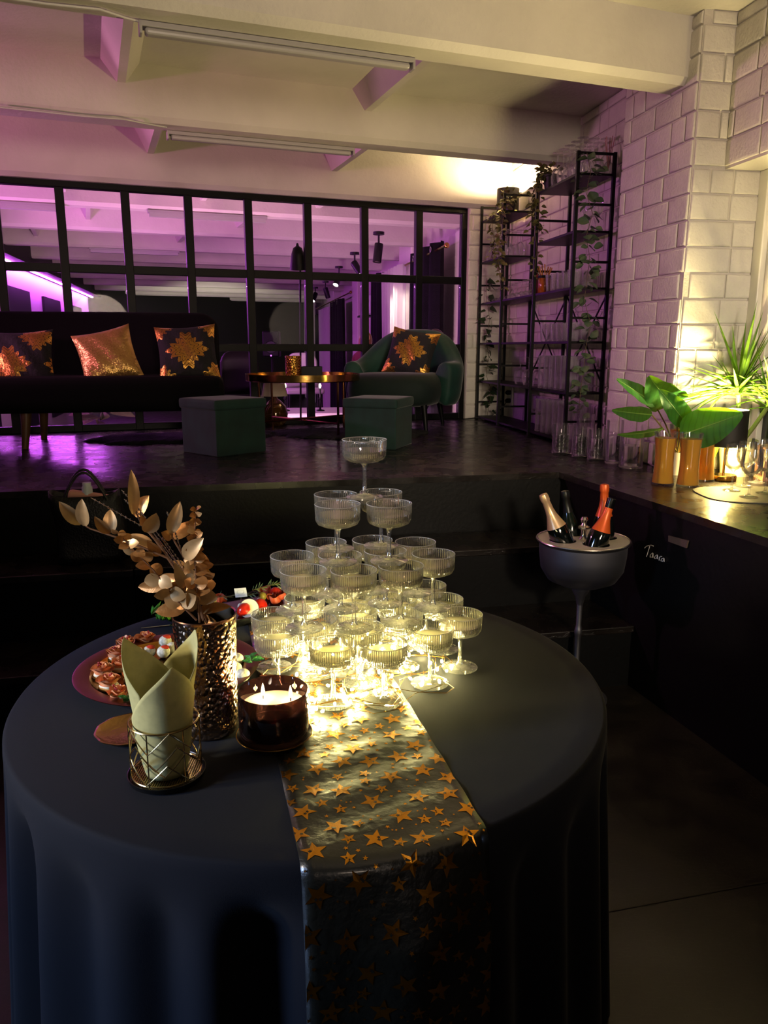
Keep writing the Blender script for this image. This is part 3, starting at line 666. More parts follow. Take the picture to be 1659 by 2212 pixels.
p = WP(-.15, .17, ZP + LV[5]); t = thing('reed_diffuser', 'small clear diffuser bottle with pink reeds at the end of the top shelf', 'diffuser', WP(-.175, .205, ZP + LV[5]))
MB().lathe([(0, 0), (.024, 0), (.024, .06), (.01, .075), (.01, .09)], 16, cap=False).obj('bottle', clear, t)
for k in range(5): MB().tube([(0, 0, .02), (.03 * cos(k * 1.25), .03 * sin(k * 1.25), .21)], .0022, 5).obj('reed', mat('pink_reed', 'b07068', .7), t)
# shelf lamp
blackshade = mat('black_lamp_shade', '15110f', .6); lining = mat('pale_gold_lining', 'd8b878', .4, .3)
lt = 1.40; p = WP(lt, .12, ZP + LV[5]); t = thing('shelf_lamp', 'small lamp with black drum shade on the top shelf', 'lamp', p)
MB().lathe([(0, 0), (.05, 0), (.05, .012), (.008, .02), (.007, .06), (0, .06)], 20, cap=False).obj('base', brass, t)
o = MB().lathe([(.088, .035), (.088, .205)], 32, cap=False).obj('shade', blackshade, t); 
MB().lathe([(.085, .036), (.085, .204)], 32, cap=False).obj('shade_lining', lining, o)
MB().ball((0, 0, .11), .024, 14, 10).obj('bulb', emis('warm_bulb', (1, .78, .45), 60), t)
light('shelf_lamp_light', 'POINT', p + V((0, 0, .188)), 46, (1, .74, .40), .03)
# plants hanging on the shelf
ivy = mat('ivy_leaf', '4c5a2e', .5, vary=.5, vscale=20, vhex='6a5c34'); euc = mat('eucalyptus_leaf', '3d5344', .55, vary=.45, vscale=14, vhex='5f6d4e'); vine = mat('vine_stem', '5a4a30', .7)
potm = mat('black_plastic_pot', '0c0c0c', .5)
ivy_l = leaf_mesh('leaf', .042, .03, ivy, 6, .2, .25); euc_l = leaf_mesh('leaf', .052, .05, euc, 7, .12, .12); pothos_l = leaf_mesh('leaf', .06, .046, mat('pothos_leaf', '33492c', .45, vary=.3), 7, .15, .25, prof=lambda u: (1 - u) ** .6 * min(1, u * 6) * 1.05)
def trail(t, path, lm, nper, rg, spread=.02, rs=(.7, 1.1), r=.0018):
    P = [V(q) for q in path]; o = V(t.location)
    MB().tube([q - o for q in P], r, 5).obj('stem', vine, t)
    segs = list(zip(P, P[1:]))
    for a, b_ in segs:
        for k in range(nper):
            q = a.lerp(b_, (k + rg.random()) / nper); an = rg.uniform(0, 2 * pi)
            dv = V((cos(an), sin(an) * .8 - .3, rg.uniform(-.7, .25)))
            place('leaf', lm, None, t, M=dirmat(q - o + dv.normalized() * spread * rg.random(), dv, rg.uniform(-.9, .9), rg.uniform(*rs)))
def spath(pts, t_): return [onpl(x, y, WP(t_, 0, 0), w) for x, y in pts]
def pot_plant(label, t_, mm, paths, seed):
    rg = random.Random(seed); p = WP(t_, mm, ZP + LV[5]); t = thing('trailing_plant', label, 'plant', p)
    MB().lathe([(0, 0), (.038, 0), (.05, .085), (.053, .087), (.053, .1), (.048, .1), (.045, .085), (0, .08)], 20, cap=False).obj('pot', potm, t)
    MB().lathe([(0, .082), (.046, .084)], 16, cap=False).obj('soil', mat('soil', '1a120c', .95), t)
    for pa, tt, npr in paths:
        trail(t, [p + V((0, 0, .09))] + spath(pa, tt), ivy_l, npr + 3, rg, .025, (.8, 1.3))
    for k in range(24):
        an = rg.uniform(0, 6.28); dv = V((cos(an), sin(an), rg.uniform(.2, 1.1))); place('leaf', ivy_l, None, t, M=dirmat(V((0, 0, .09)) + dv.normalized() * rg.uniform(.02, .09), dv, rg.uniform(-1, 1), rg.uniform(.7, 1.2)))
pot_plant('trailing ivy in a black pot in front of the shelf lamp', 1.21, .07, [([(1092, 432), (1078, 455), (1082, 500), (1076, 560), (1082, 625)], 1.09, 9), ([(1090, 440), (1062, 470), (1068, 530), (1060, 560)], 1.3, 7), ([(1098, 428), (1088, 470), (1075, 530), (1085, 590)], 1.1, 8)], 1)
pot_plant('trailing ivy in a black pot at the far end of the top shelf', .37, .06, [([(1172, 368), (1158, 400), (1152, 470), (1160, 540), (1152, 600)], .42, 9), ([(1176, 372), (1164, 410), (1162, 470), (1170, 505)], .42, 7), ([(1176, 372), (1150, 420), (1148, 500)], .44, 8)], 2)
rg = random.Random(3)
t = thing('eucalyptus_garland', 'long eucalyptus garland hanging down the shelf post nearest the window', 'garland', WP(-.23, .05, ZP + 1.78))
gp = [(1268, 330), (1276, 372), (1266, 415), (1280, 462), (1266, 512), (1274, 556), (1268, 604), (1262, 648), (1276, 700), (1266, 748), (1262, 792), (1256, 830), (1252, 868), (1250, 902)]
trail(t, spath(gp, -.225), euc_l, 9, rg, .04, (.75, 1.5))
t = thing('pothos_garland', 'thin heart-leaf vine hanging in front of the lamp bay', 'garland', WP(1.66, .05, ZP + 1.2))
trail(t, spath([(1052, 600), (1050, 640), (1058, 690), (1050, 730), (1056, 770), (1050, 810), (1062, 845), (1052, 900)], 1.66), pothos_l, 6, rg, .035, (.9, 1.5))
# socket with plug and cable
p = WP(1.58, WM - .018, ZP + .2); t = thing('wall_socket', 'white wall socket with two black plugs low behind the shelf', 'socket', p, atan2(w.y, w.x))
MB().box((0, 0, 0), (.085, .014, .16)).obj('plate', mat('socket_white', 'c9c6c2', .4), t, smooth=False, bevel=.004)
for z in (-.035, .035): MB().lathe([(0, -.01), (.02, -.01), (.02, .03), (.008, .045), (0, .045)], 14, cap=False).obj('plug', black_metal, t, (0, .008, z), (-pi / 2, 0, 0))
tag(MB().tube([WP(1.58, WM - .05, ZP + .17), WP(1.6, .2, ZP + .1), WP(1.62, .1, ZP + .03), WP(1.66, -.1, ZP + .006), WP(1.6, -.3, ZP + .006)], .004, 6).obj('power_cable', black_metal), 'black power cable running from the wall socket onto the stage', 'cable')
# ================================================================== LEDGE: VASES, JUICE, PLANTS, LAMP, COOLER
water_m = mat('still_water', 'f2f6f6', .0, trans=1., ior=1.33, spec=.4)
def cyl_vase(label, px, py, dia, h, fill, group):
    p = onz(px, py, ZP); t = thing('water_vase', label, 'vase', p, 0, group); r = dia / 2
    MB().lathe([(0, 0), (r - .004, 0), (r, .004), (r, h), (r - .0025, h), (r - .003, .016), (0, .014)], 40, cap=False).obj('cylinder', clear2, t, angle=60)
    MB().lathe([(0, .0165), (r - .0045, .0165), (r - .0045, fill), (0, fill)], 40, cap=False).obj('water', water_m, t, angle=60)
G_ = 'glass cylinders with water on the stage edge'
for a in ((1213, 981, .118, .18, .12, 'wide glass cylinder of water farthest from the juice'), (1253, 988, .098, .18, .125, 'slim glass cylinder of water second from the shelf'), (1288, 994, .102, .175, .125, 'glass cylinder of water in the middle of the row'), (1324, 1001, .09, .235, .155, 'tallest slim glass cylinder of water in the row'), (1362, 1010, .122, .178, .118, 'wide glass cylinder of water nearest the juice'), (1262, 968, .11, .215, .12, 'tall glass cylinder behind the row beside the shelf foot')):
    cyl_vase(a[5], a[0], a[1], a[2], a[3], a[4], G_)
def juice():
    N = NT('orange_juice'); dd = N.n('ShaderNodeBsdfDiffuse'); tr = N.n('ShaderNodeBsdfTranslucent'); g = N.n('ShaderNodeBsdfGlossy'); g.inputs['Roughness'].default_value = .05
    dd.inputs[0].default_value = lin('ffbe3a'); tr.inputs[0].default_value = lin('ffb428')
    a = N.n('ShaderNodeMixShader'); a.inputs[0].default_value = .6; N.l(dd.outputs[0], a.inputs[1]); N.l(tr.outputs[0], a.inputs[2])
    b = N.n('ShaderNodeMixShader'); fr = N.n('ShaderNodeFresnel'); fr.inputs[0].default_value = 1.35; N.l(fr.outputs[0], b.inputs[0]); N.l(a.outputs[0], b.inputs[1]); N.l(g.outputs[0], b.inputs[2]); N.l(b.outputs[0], N.out.inputs[0]); return N.m
jm = juice()
def jr(z): k = z / .243; return .042 + .0095 * (2 * k - .95) ** 2
for px, py, lb in ((1431, 1046, 'carafe of orange juice nearest the water cylinders'), (1485, 1050, 'carafe of orange juice in front of the others'), (1519, 1038, 'carafe of orange juice nearest the lamp'), (1462, 1020, 'carafe of orange juice behind the others')):
    p = onz(px, py, ZP); t = thing('juice_carafe', lb, 'carafe', p, 0, 'glass carafes of orange juice on the ledge')
    MB().lathe([(0, 0), (jr(0), 0)] + [(jr(.243 * k / 12), .243 * k / 12) for k in range(1, 13)] + [(jr(.243) - .0025, .243), (jr(.222) - .0025, .222)], 36, cap=False).obj('glass', clear2, t, angle=80)
    MB().lathe([(0, .010), (jr(.010) - .0012, .010)] + [(jr(.216 * k / 10) - .0012, .216 * k / 10) for k in range(1, 11)] + [(0, .216)], 36, cap=False).obj('juice', jm, t, angle=60)
# --- big-leaf plant behind the carafes
def leafmat(name, a, b_, trans=.35):
    N = NT(name); c = N.coord('Object'); wv = N.n('ShaderNodeTexWave'); wv.inputs['Scale'].default_value = 14; wv.inputs['Distortion'].default_value = 1.5; N.l(c, wv.inputs['Vector'])
    col = N.ramp(wv.outputs[0], [(.0, lin(b_)), (.25, lin(a))]); dd = N.n('ShaderNodeBsdfPrincipled'); N.l(col, dd.inputs['Base Color']); dd.inputs['Roughness'].default_value = .38
    tr = N.n('ShaderNodeBsdfTranslucent'); tr.inputs[0].default_value = lin('7fae1c'); mx = N.n('ShaderNodeMixShader'); mx.inputs[0].default_value = trans; N.l(dd.outputs[0], mx.inputs[1]); N.l(tr.outputs[0], mx.inputs[2]); N.l(mx.outputs[0], N.out.inputs[0]); return N.m
bigleaf = leafmat('glossy_banana_leaf', '2c6428', '1f4d20', .3)
def paddle(parent, base, tip, width, sag, roll, mt, root):
    """Broad leaf as a surface from base to tip, midrib groove, with its stalk."""
    A, B = V(base), V(tip); ax = (B - A); L = ax.length; x = ax.normalized(); view = (EYE - (A + B) / 2).normalized()
    nrm = (view - x * view.dot(x)).normalized(); nrm = Quaternion(x, roll) @ nrm; y = nrm.cross(x); o = V(parent.location); b = MB()
    def fn(u, v):
        s = v * 2 - 1; wd = width / 2 * (sin(pi * (u ** .8) * .98 + .02) ** .62) * (1 - .25 * u)
        q = A + x * (L * u) + y * (s * wd) + nrm * (-abs(s) ** 1.5 * wd * -.28 + sag * L * (u - u * u) * 1.6 + .012 * sin(u * 20 + 3 * s) * abs(s) * wd * 8)
        return q - o
    b.grid(fn, 15, 9); b.obj('leaf', mt, parent, angle=180, fix=False)
    mr = MB().tube([A + x * (L * k / 8) + nrm * (sag * L * (k / 8 - (k / 8) ** 2) * 1.6 - .0005) - o for k in range(9)], [.0028 * (1 - k / 9) + .0006 for k in range(9)], 5); mr.obj('midrib', mat('leaf_rib', '6c8f3a', .5), parent)
    R0 = V(root); MB().tube([R0 - o, R0.lerp(A, .55) + V((0, 0, .015)) - o, A - o], [.0045, .0035, .003], 6).obj('stalk', mat('leaf_stalk', '7a6a34', .55), parent)
pb = V((1.46, 3.80, ZP)); t = thing('big_leaf_plant', 'potted plant with broad paddle leaves behind the juice carafes', 'plant', pb)
MB().lathe([(0, 0), (.05, 0), (.065, .11), (.068, .115), (.064, .115), (.06, .1), (0, .098)], 24, cap=False).obj('pot', mat('pale_ceramic', 'cfc8b4', .4), t)
rt0 = pb + V((0, 0, .1))
for bpx, tpx, Yb, Yt, wd, sag, roll in (((1462, 868), (1402, 812), 3.74, 3.64, .21, .32, -.5), ((1484, 918), (1424, 842), 3.66, 3.60, .12, .10, .25), ((1416, 876), (1332, 819), 3.72, 3.66, .085, .08, .5), ((1408, 896), (1322, 886), 3.70, 3.62, .085, .06, -.3), ((1432, 926), (1334, 938), 3.68, 3.58, .06, .12, -.8), ((1470, 940), (1604, 893), 3.60, 3.46, .2, .10, .1), ((1546, 954), (1534, 1000), 3.62, 3.60, .055, .05, .4)):
    paddle(t, aty(*bpx, Yb), aty(*tpx, Yt), wd, sag, roll, bigleaf, rt0)
# --- ledge lamp
lp = onz(1561, 1037, ZP); t = thing('ledge_lamp', 'lit table lamp with black drum shade and brass foot on the ledge', 'lamp', lp)
MB().lathe([(0, 0), (.058, 0), (.06, .003), (.06, .024), (.057, .027), (0, .027)], 36, cap=False).obj('foot', mat('polished_gold', 'c79a4e', .12, 1.), t)
MB().tube([(0, 0, .025), (0, 0, .2)], .006, 10).obj('stem', mat('polished_gold', 'c79a4e'), t)
lsh = MB().lathe([(.09, .165), (.088, .335)], 40, cap=False).obj('shade', blackshade, t); MB().lathe([(.087, .166), (.085, .334)], 40, cap=False).obj('shade_lining', mat('white_lining', 'e8dcb8', .5), lsh)
MB().lathe([(.012, .19), (.014, .21), (.026, .235), (.028, .255), (.02, .275), (0, .283)], 18, cap=False).obj('bulb', emis('ledge_bulb', (1, .82, .45), 90), t)
for k in range(3): MB().tube([(0, 0, .19), (.087 * cos(k * 2.1), .087 * sin(k * 2.1), .19)], .002, 5).obj('spoke', brass, lsh)
light('ledge_lamp_light', 'POINT', lp + V((0, 0, .312)), 130, (1, .79, .35), .025)
light('ledge_lamp_light', 'POINT', lp + V((0, 0, .185)), 34, (1, .74, .22), .025)
# --- dracaena in a cream pot
dp = V((1.745, 3.775, ZP)); t = thing('dracaena', 'spiky dracaena in a cream pot behind the ledge lamp', 'plant', dp)
MB().lathe([(0, 0), (.07, 0), (.084, .13), (.09, .133), (.092, .175), (.086, .177), (.082, .16), (0, .155)], 36, cap=False).obj('pot', mat('cream_ceramic', 'c9c39a', .45), t)
dst = mat('dracaena_stem', '6f7a3a', .6); blade = leafmat('dracaena_leaf', '5a7a22', '466a1c', .35)
rg = random.Random(11)
def blade_obj(base, dirv, L, W, droop):
    x = V(dirv).normalized(); up = V((0, 0, 1)); y = up.cross(x).normalized() if abs(x.z) < .95 else V((1, 0, 0)); nz_ = x.cross(y); b = MB()
    def fn(u, v):
        s = v * 2 - 1; wd = W / 2 * (1 - u ** 2.2) * min(1, .45 + 3 * u)
        q = V(base) + x * (L * u) - up * (droop * L * u * u) + y * (s * wd) + nz_ * (abs(s) * wd * .5); return q - dp
    b.grid(fn, 9, 3); b.obj('leaf', blade, t, angle=180, fix=False)
crowns = [(aty(1596, 838, 3.80), 84, (.2, .43)), (aty(1668, 865, 3.72), 34, (.18, .36))]
for c, k_, rngL in crowns:
    MB().tube([V((.01, 0, .15)), (c - dp) * .5 + V((0, 0, .06)), c - dp], [.012, .011, .010], 8).obj('trunk', dst, t)
    for k in range(k_):
        an = rg.uniform(0, 2 * pi); el = rg.choice((rg.uniform(.1, .6), rg.uniform(.6, 1.5), rg.uniform(-.15, .3)))
        dv = V((cos(an) * cos(el), sin(an) * cos(el) * .62 - .12, sin(el))); L = rg.uniform(*rngL)
        ov_ = (c + dv.normalized() * L - WP(-1.29, 0, 0)).dot(w)
        if ov_ > 0: dv -= w * (dv.dot(w) + .25)
        blade_obj(c + V((0, 0, rg.uniform(-.05, .03))), dv, L, rg.uniform(.014, .024), rg.uniform(.05, .55) * (1 - max(0, sin(el)) * .8))
# --- wine glasses on the mat
pm = MB(); cM = V((1.60, 3.24)); 
def mp(a): return (cM.x + .245 * math.copysign(abs(cos(a)) ** .62, cos(a)), cM.y + .19 * math.copysign(abs(sin(a)) ** .62, sin(a)))
pm.prism([mp(2 * pi * k / 48) for k in range(48)], ZP + .0005, ZP + .004); tag(pm.obj('placemat', mat('grey_placemat', '4a463c', .6, bump=.1, bscale=150), smooth=False), 'grey rounded placemat under the wine glasses on the ledge', 'placemat')
wg = gl_mesh('wine_glass_large', [(0, .003), (.036, .0015), (.037, .003), (.02, .006), (.006, .012), (.0042, .025), (.0042, .082), (.008, .09), (.022, .098), (.036, .112), (.043, .135), (.042, .165), (.036, .205), (.035, .205), (.041, .165), (.042, .135), (.035, .114), (.02, .1), (0, .096)], 32, clear2)
for k, (px, py, lb) in enumerate(((1580, 1060, 'wine glass on the placemat nearest the juice'), (1617, 1074, 'wine glass at the front of the placemat'), (1607, 1051, 'wine glass on the placemat behind the front one'), (1652, 1066, 'wine glass on the placemat at the picture edge'), (1634, 1043, 'wine glass at the rear of the placemat'))):
    p = onz(px, py, ZP + .004); tag(place('wine_glass', wg, None, None, p, (0, 0, k)), lb, 'wine glass', 'wine glasses on the ledge placemat')
lb_ = thing('wooden_lantern', 'pinkish wooden framed box behind the wine glasses at the picture edge', 'lantern', onz(1668, 1035, ZP), R(-8)); rosew = mat('rose_wood', '9a6a52', .5, vary=.3)
for z in (.006, .155): MB().box((0, 0, z), (.13, .13, .012)).obj('frame', rosew, lb_, smooth=False)
for a in (-.058, .058):
    for b_ in (-.058, .058): MB().box((a, b_, .08), (.012, .012, .14)).obj('post', rosew, lb_, smooth=False)
MB().box((0, 0, .075), (.1, .1, .12)).obj('glass_box', mat('smoked_glass', '2a2426', .1), lb_, smooth=False)
# --- champagne cooler stand
cz = .70; cc = onz(1260, 1166, cz); steel = mat('brushed_pewter', '8e8c92', .42, 1., aniso=.3); steel2 = mat('polished_steel', 'd2c9bf', .24, 1.); lidm = mat('satin_steel_lid', 'dcd2c6', .5, .85)
t = thing('champagne_cooler', 'pewter champagne cooler bowl on a tall slender stand', 'wine cooler', (cc.x, cc.y, 0))
MB().lathe([(.19, cz), (.187, cz - .006), (.178, cz - .012), (.176, cz - .06), (.168, cz - .12), (.14, cz - .165), (.09, cz - .188), (.04, cz - .198), (.038, cz - .205), (.034, cz - .22), (.02, cz - .245), (.013, cz - .28)], 64, cap=False).obj('bowl', steel, t); cbowl = t.children[0]
MB().lathe([(.0125, cz - .26), (.011, .33), (.014, .315), (.017, .30), (.014, .285), (.012, .27), (.013, .06), (.03, .035), (.12, .018), (.135, .008), (.135, 0), (0, 0)], 40, cap=False).obj('pole', steel, t)
cu = bpy.data.curves.new('lid', 'CURVE'); cu.dimensions = '2D'; cu.fill_mode = 'BOTH'; cu.extrude = .0018
ha = [R(197), R(287), R(17), R(107)]
for cx_, cy_, r_ in [(0, 0, .183)] + [(.095 * cos(a), .095 * sin(a), .052) for a in ha]:
    s_ = cu.splines.new('POLY'); s_.points.add(47); s_.use_cyclic_u = True
    for k in range(48): a = 2 * pi * k / 48; s_.points[k].co = (cx_ + r_ * cos(a), cy_ + r_ * sin(a), 0, 1)
tmp = bpy.data.objects.new('tmp', cu); COL.objects.link(tmp); dg = bpy.context.evaluated_depsgraph_get(); lme = bpy.data.meshes.new_from_object(tmp.evaluated_get(dg)); bpy.data.objects.remove(tmp); lme.name = 'lid'
lme.materials.clear(); place('lid', lme, lidm, t, (0, 0, cz + .002))
rm = MB(); rm.grid(lambda u, v: ((.187 + .005 * cos(v * 2 * pi)) * cos(u * 2 * pi), (.187 + .005 * cos(v * 2 * pi)) * sin(u * 2 * pi), cz + .002 + .005 * sin(v * 2 * pi)), 64, 8, True, True); rm.obj('rim', steel2, cbowl)
for a in ha:
    c_ = (.095 * cos(a), .095 * sin(a), cz + .003); rr = MB(); rr.grid(lambda u, v: (c_[0] + (.0525 + .002 * cos(v * 2 * pi)) * cos(u * 2 * pi), c_[1] + (.0525 + .002 * cos(v * 2 * pi)) * sin(u * 2 * pi), c_[2] + .002 * sin(v * 2 * pi)), 32, 6, True, True); rr.obj('hole_rim', steel2, t)
MB().lathe([(.02, cz + .002), (.012, cz + .012), (.009, cz + .03), (.012, cz + .042), (.024, cz + .05), (.024, cz + .056), (.013, cz + .062), (.01, cz + .07), (.013, cz + .078), (.016, cz + .086), (.011, cz + .096), (0, cz + .098)], 24, cap=False).obj('knob', steel2, t)
dglass = mat('dark_bottle_glass', '050907', .08, spec=.7, coat=.4)
def bottle(label, a, tpx, glassm, foil, foilz, cap):
    hc = V((cc.x + .095 * cos(a), cc.y + .095 * sin(a), cz)); tp_ = aty(*tpx, hc.y + .01); ax = (tp_ - hc).normalized(); Lh = (tp_ - hc).length
    base = tp_ - ax * .32; t = thing('champagne_bottle', label, 'bottle', base); q = ax.to_track_quat('Z', 'Y'); t.rotation_euler = q.to_euler()
    prof = [(0, .012), (.03, 0), (.042, .004), (.0435, .012), (.0435, .155), (.041, .18), (.03, .21), (.0205, .238), (.0165, .262), (.0148, .30), (.0158, .302), (.0158, .318), (.012, .32), (0, .318)]
    MB().lathe(prof, 28, cap=False).obj('glass', glassm, t)
    if foil:
        fp = [(r_ + .0009, z) for r_, z in prof if z > foilz and z < .31]; import_r = .0435 if foilz < .16 else None
        def ri(z):
            for (r0, z0), (r1, z1) in zip(prof[4:], prof[5:]):
                if z0 <= z <= z1: return r0 + (r1 - r0) * (z - z0) / max(1e-6, z1 - z0)
            return .0435
        fp = [(ri(foilz) + .0009, foilz)] + fp
        if cap == 'foil': fp += [(.0172, .300), (.0185, .306), (.0182, .322), (.0165, .33), (.008, .333), (0, .333)]
        MB().lathe(fp, 28, cap=False, rmod=lambda aa, z: 1 + (.03 * sin(aa * 6) if z > .298 else .004 * sin(aa * 9 + z * 80))).obj('foil', foil, t)
    if cap == 'black': MB().lathe([(.0168, .288), (.0172, .29), (.0172, .325), (.015, .327), (0, .327)], 22, cap=False).obj('cap', mat('black_foil_cap', '0a0a0a', .25, .3), t)
    return t
bottle('champagne bottle with pale gold foil leaning in the cooler', ha[0], (1175, 1073), dglass, mat('pale_gold_foil', 'd8b48c', .34, .6), .186, 'foil')
bottle('champagne bottle with orange neck and black open top in the cooler', ha[1], (1321, 1080), dglass, mat('orange_foil', 'd65a22', .36, .3), .19, 'black')
bottle('champagne bottle with full orange foil at the rear of the cooler', ha[2], (1306, 1052), dglass, mat('orange_foil', 'd65a22'), .2, 'foil')
bottle('dark green champagne bottle with black top at the rear of the cooler', ha[3], (1221, 1066), mat('dark_green_bottle', '101a14', .12, spec=.6), mat('black_foil', '141716', .35, .3), .24, 'foil')
# ================================================================== ROUND TABLE AND WHAT STANDS ON IT
TC = V((-.155, 1.603)); TR = .63; TZ = .75
cloth = mat('black_table_linen', '121319', .85, spec=.2, sheen=.06, bump=.12, bscale=500, bdist=.002)
t = thing('round_table', 'round table hidden under the black tablecloth', 'table', (TC.x, TC.y, 0))
MB().lathe([(0, TZ - .03), (TR - .02, TZ - .03), (TR - .015, TZ - .006), (0, TZ - .006)], 64, cap=False).obj('table_top', wood, t); MB().lathe([(.3, 0), (.28, .03), (.05, .06), (.045, TZ - .03)], 24).obj('pedestal', black_metal, t)
def fold(a): return .5 + .5 * sin(a * 22 + 1.6 * sin(a * 3 + 1) + .9 * sin(a * 7) + .6)
def cloth_fn(u, v):
    a = u * 2 * pi; c, s_ = cos(a), sin(a)
    if v < .3: r = TR * v / .3 * .985; return (TC.x + r * c, TC.y + r * s_, TZ)
    if v < .36:
        q = (v - .3) / .06 * pi / 2; return (TC.x + (TR * .985 + .0095 * sin(q)) * c, TC.y + (TR * .985 + .0095 * sin(q)) * s_, TZ - .0095 * (1 - cos(q)))
    k = (v - .36) / .64; f = fold(a) ** .9; q = min(1, max(0, k - .03) * 6); sm = q * q * (3 - 2 * q) * (.7 + .3 * k)
    r = TR * .985 + .0095 + .05 * k - .085 * (1 - f) * sm * (.7 + .3 * sin(a * 5 + 2)); return (TC.x + r * c, TC.y + r * s_, TZ - .0095 - k * (TZ - .0195))
b = MB(); b.grid(cloth_fn, 560, 44, True); b.v = [tuple(p) for p in b.v]
tag(b.obj('tablecloth', cloth, angle=180), 'black floor-length tablecloth over the round table', 'tablecloth')
# --- star runner
rd = V((.243, -.97)).normalized(); rn_ = V((-rd.y, rd.x)); rc = V((-.028, 1.2)); RW = .29
def rs(l, bb, off=0.):
    P = rc + rd * l + rn_ * bb; q = rc + rn_ * bb - TC; B_ = q.dot(rd); C_ = q.dot(q) - (TR + .001) ** 2; le = -B_ + sqrt(max(0, B_ * B_ - C_))
    rho = .022; z0 = TZ + .0016
    if l <= le - .01: return V((P.x, P.y, z0 + off + .0012 * sin(l * 60 + bb * 20) * (1 if off == 0 else 1)))
    E_ = rc + rd * (le - .01) + rn_ * bb; ov = l - le + .01; qa = min(ov / rho, pi / 2)
    fo = 0 if ov < rho * pi / 2 else min(1, (ov - rho * pi / 2) / .12)
    wob = .010 * fo * (1.2 + .9 * sin(bb * 17 + .8) + .3 * sin(bb * 40 + ov * 4))
    out = rho * sin(qa) + wob + off * sin(qa) + .012 * fo; zz = z0 - rho * (1 - cos(qa)) - max(0, ov - rho * pi / 2) + off * cos(qa) + .0012 * sin(l * 60 + bb * 20) * cos(qa)
    p2 = E_ + rd * out; return V((p2.x, p2.y, max(.012, zz)))
L0r, L1r = -.86, .93
film = mat('black_star_film', '15150f', .34, spec=.7, bump=.25, bscale=45, bdist=.01, coat=.3)
b = MB(); b.grid(lambda u, v: rs(L0r + (L1r - L0r) * u, (v - .5) * RW), 150, 17)
run = b.obj('table_runner', film, angle=180); tag(run, 'shiny black table runner printed with gold stars', 'table runner')
sm_ = run.modifiers.new('solid', 'SOLIDIFY'); sm_.thickness = .0006
foil_m = mat('gold_star_foil', 'e09a30', .27, 1.); hole_m = mat('star_hole_black', '16130c', .4)
stars = MB(); holes = MB(); rg = random.Random(21); placed = []
def star(mb, l, bb, Rr, rot, off):
    c0_ = len(mb.v); mb.v.append(tuple(rs(l, bb, off))); ok = True
    for k in range(10):
        r_ = Rr if k % 2 == 0 else Rr * .42; a = rot + k * pi / 5; x, y = l + r_ * cos(a), max(-RW / 2 + .001, min(RW / 2 - .001, bb + r_ * sin(a))); mb.v.append(tuple(rs(x, y, off)))
    for k in range(10): mb.f.append((c0_, c0_ + 1 + k, c0_ + 1 + (k + 1) % 10))
def try_place(Rr, gap, tries, fn):
    for _ in range(tries):
        l, bb = rg.uniform(L0r + .02, L1r - .02), rg.uniform(-RW / 2, RW / 2)
        if all((l - p[0]) ** 2 + (bb - p[1]) ** 2 > ((p[2] + Rr) * gap) ** 2 for p in placed): placed.append((l, bb, Rr)); fn(l, bb, Rr)
def big(l, bb, Rr):
    rot = rg.uniform(0, 6.28); star(stars, l, bb, Rr, rot, .0007)
    for k in range(2): a = rg.uniform(0, 6.28); star(holes, l + Rr * .27 * cos(a), bb + Rr * .27 * sin(a), Rr * .17, a, .0010)
try_place(.0212, 1.10, 1200, big); try_place(.0125, 1.0, 1000, big); try_place(.0055, 1.05, 900, lambda l, bb, r_: star(stars, l, bb, r_ * .8, rg.uniform(0, 6), .0007)); try_place(.0024, 1.2, 1200, lambda l, bb, r_: star(stars, l, bb, r_, rg.uniform(0, 6), .0007))
o = stars.obj('star_print', foil_m, run, smooth=False, fix=False); o['kind'] = 'stuff'; o = holes.obj('star_cutouts', hole_m, run, smooth=False, fix=False); o['kind'] = 'stuff'
# --- champagne tower
HG = .131
flut = glass('fluted_crystal', (.99, .99, .985), 1., .13, .30, flutes=64, haze_col=(.95, .94, .86)); stemg = glass('crystal_stem', (.97, .97, .955), 1., .22, .40, rough=.01)
rimg = glass('crystal_rim', (.9, .9, .88), 1., .75, .5, haze_col=(.97, .96, .9))
champ = glass('champagne_wine', (.985, .96, .84), .9, .5, .25, haze_col=(.97, .90, .62), rough=.01)
bowl_me = MB().lathe([(0, .0785), (.012, .079), (.03, .0815), (.0435, .0875), (.0482, .096), (.0488, .11), (.0495, .1295), (.0490, .131), (.0484, .1295), (.0476, .11), (.047, .098), (.0425, .0905), (.03, .0845), (0, .083)], 64, cap=False).mesh('bowl', True, 60); bowl_me.materials.append(flut)
stem_me = MB().lathe([(.009, .0085), (.0052, .016), (.0042, .035), (.0043, .06), (.0058, .072), (.010, .0782)], 16, cap=False).mesh('stem', True, 180); stem_me.materials.append(stemg)
foot_me = MB().lathe([(0, .0005), (.0405, .0005), (.0415, .0015), (.0405, .003), (.022, .0045), (.009, .0095), (0, .011)], 48, cap=False).mesh('foot', True, 50); foot_me.materials.append(stemg)
wine_me = MB().lathe([(0, .0843), (.03, .0855), (.0418, .0915), (.0463, .0985), (.0468, .1075), (0, .1075)], 48, cap=False).mesh('champagne', True, 40); wine_me.materials.append(champ)
_r = MB(); _r.grid(lambda u, v: ((.0490 + .0008 * cos(v * 2 * pi)) * cos(u * 2 * pi), (.0490 + .0008 * cos(v * 2 * pi)) * sin(u * 2 * pi), .1305 + .0008 * sin(v * 2 * pi)), 64, 6, True, True); rim_me = _r.mesh('rim'); rim_me.materials.append(rimg)
def coupe(loc, label):
    t = thing('champagne_coupe', label, 'champagne glass', loc, random.uniform(0, 6), 'champagne coupes stacked in the glass tower')
    for nm, me in (('foot', foot_me), ('stem', stem_me), ('champagne', wine_me)): place(nm, me, None, t)
    place('rim', rim_me, None, place('bowl', bowl_me, None, t))
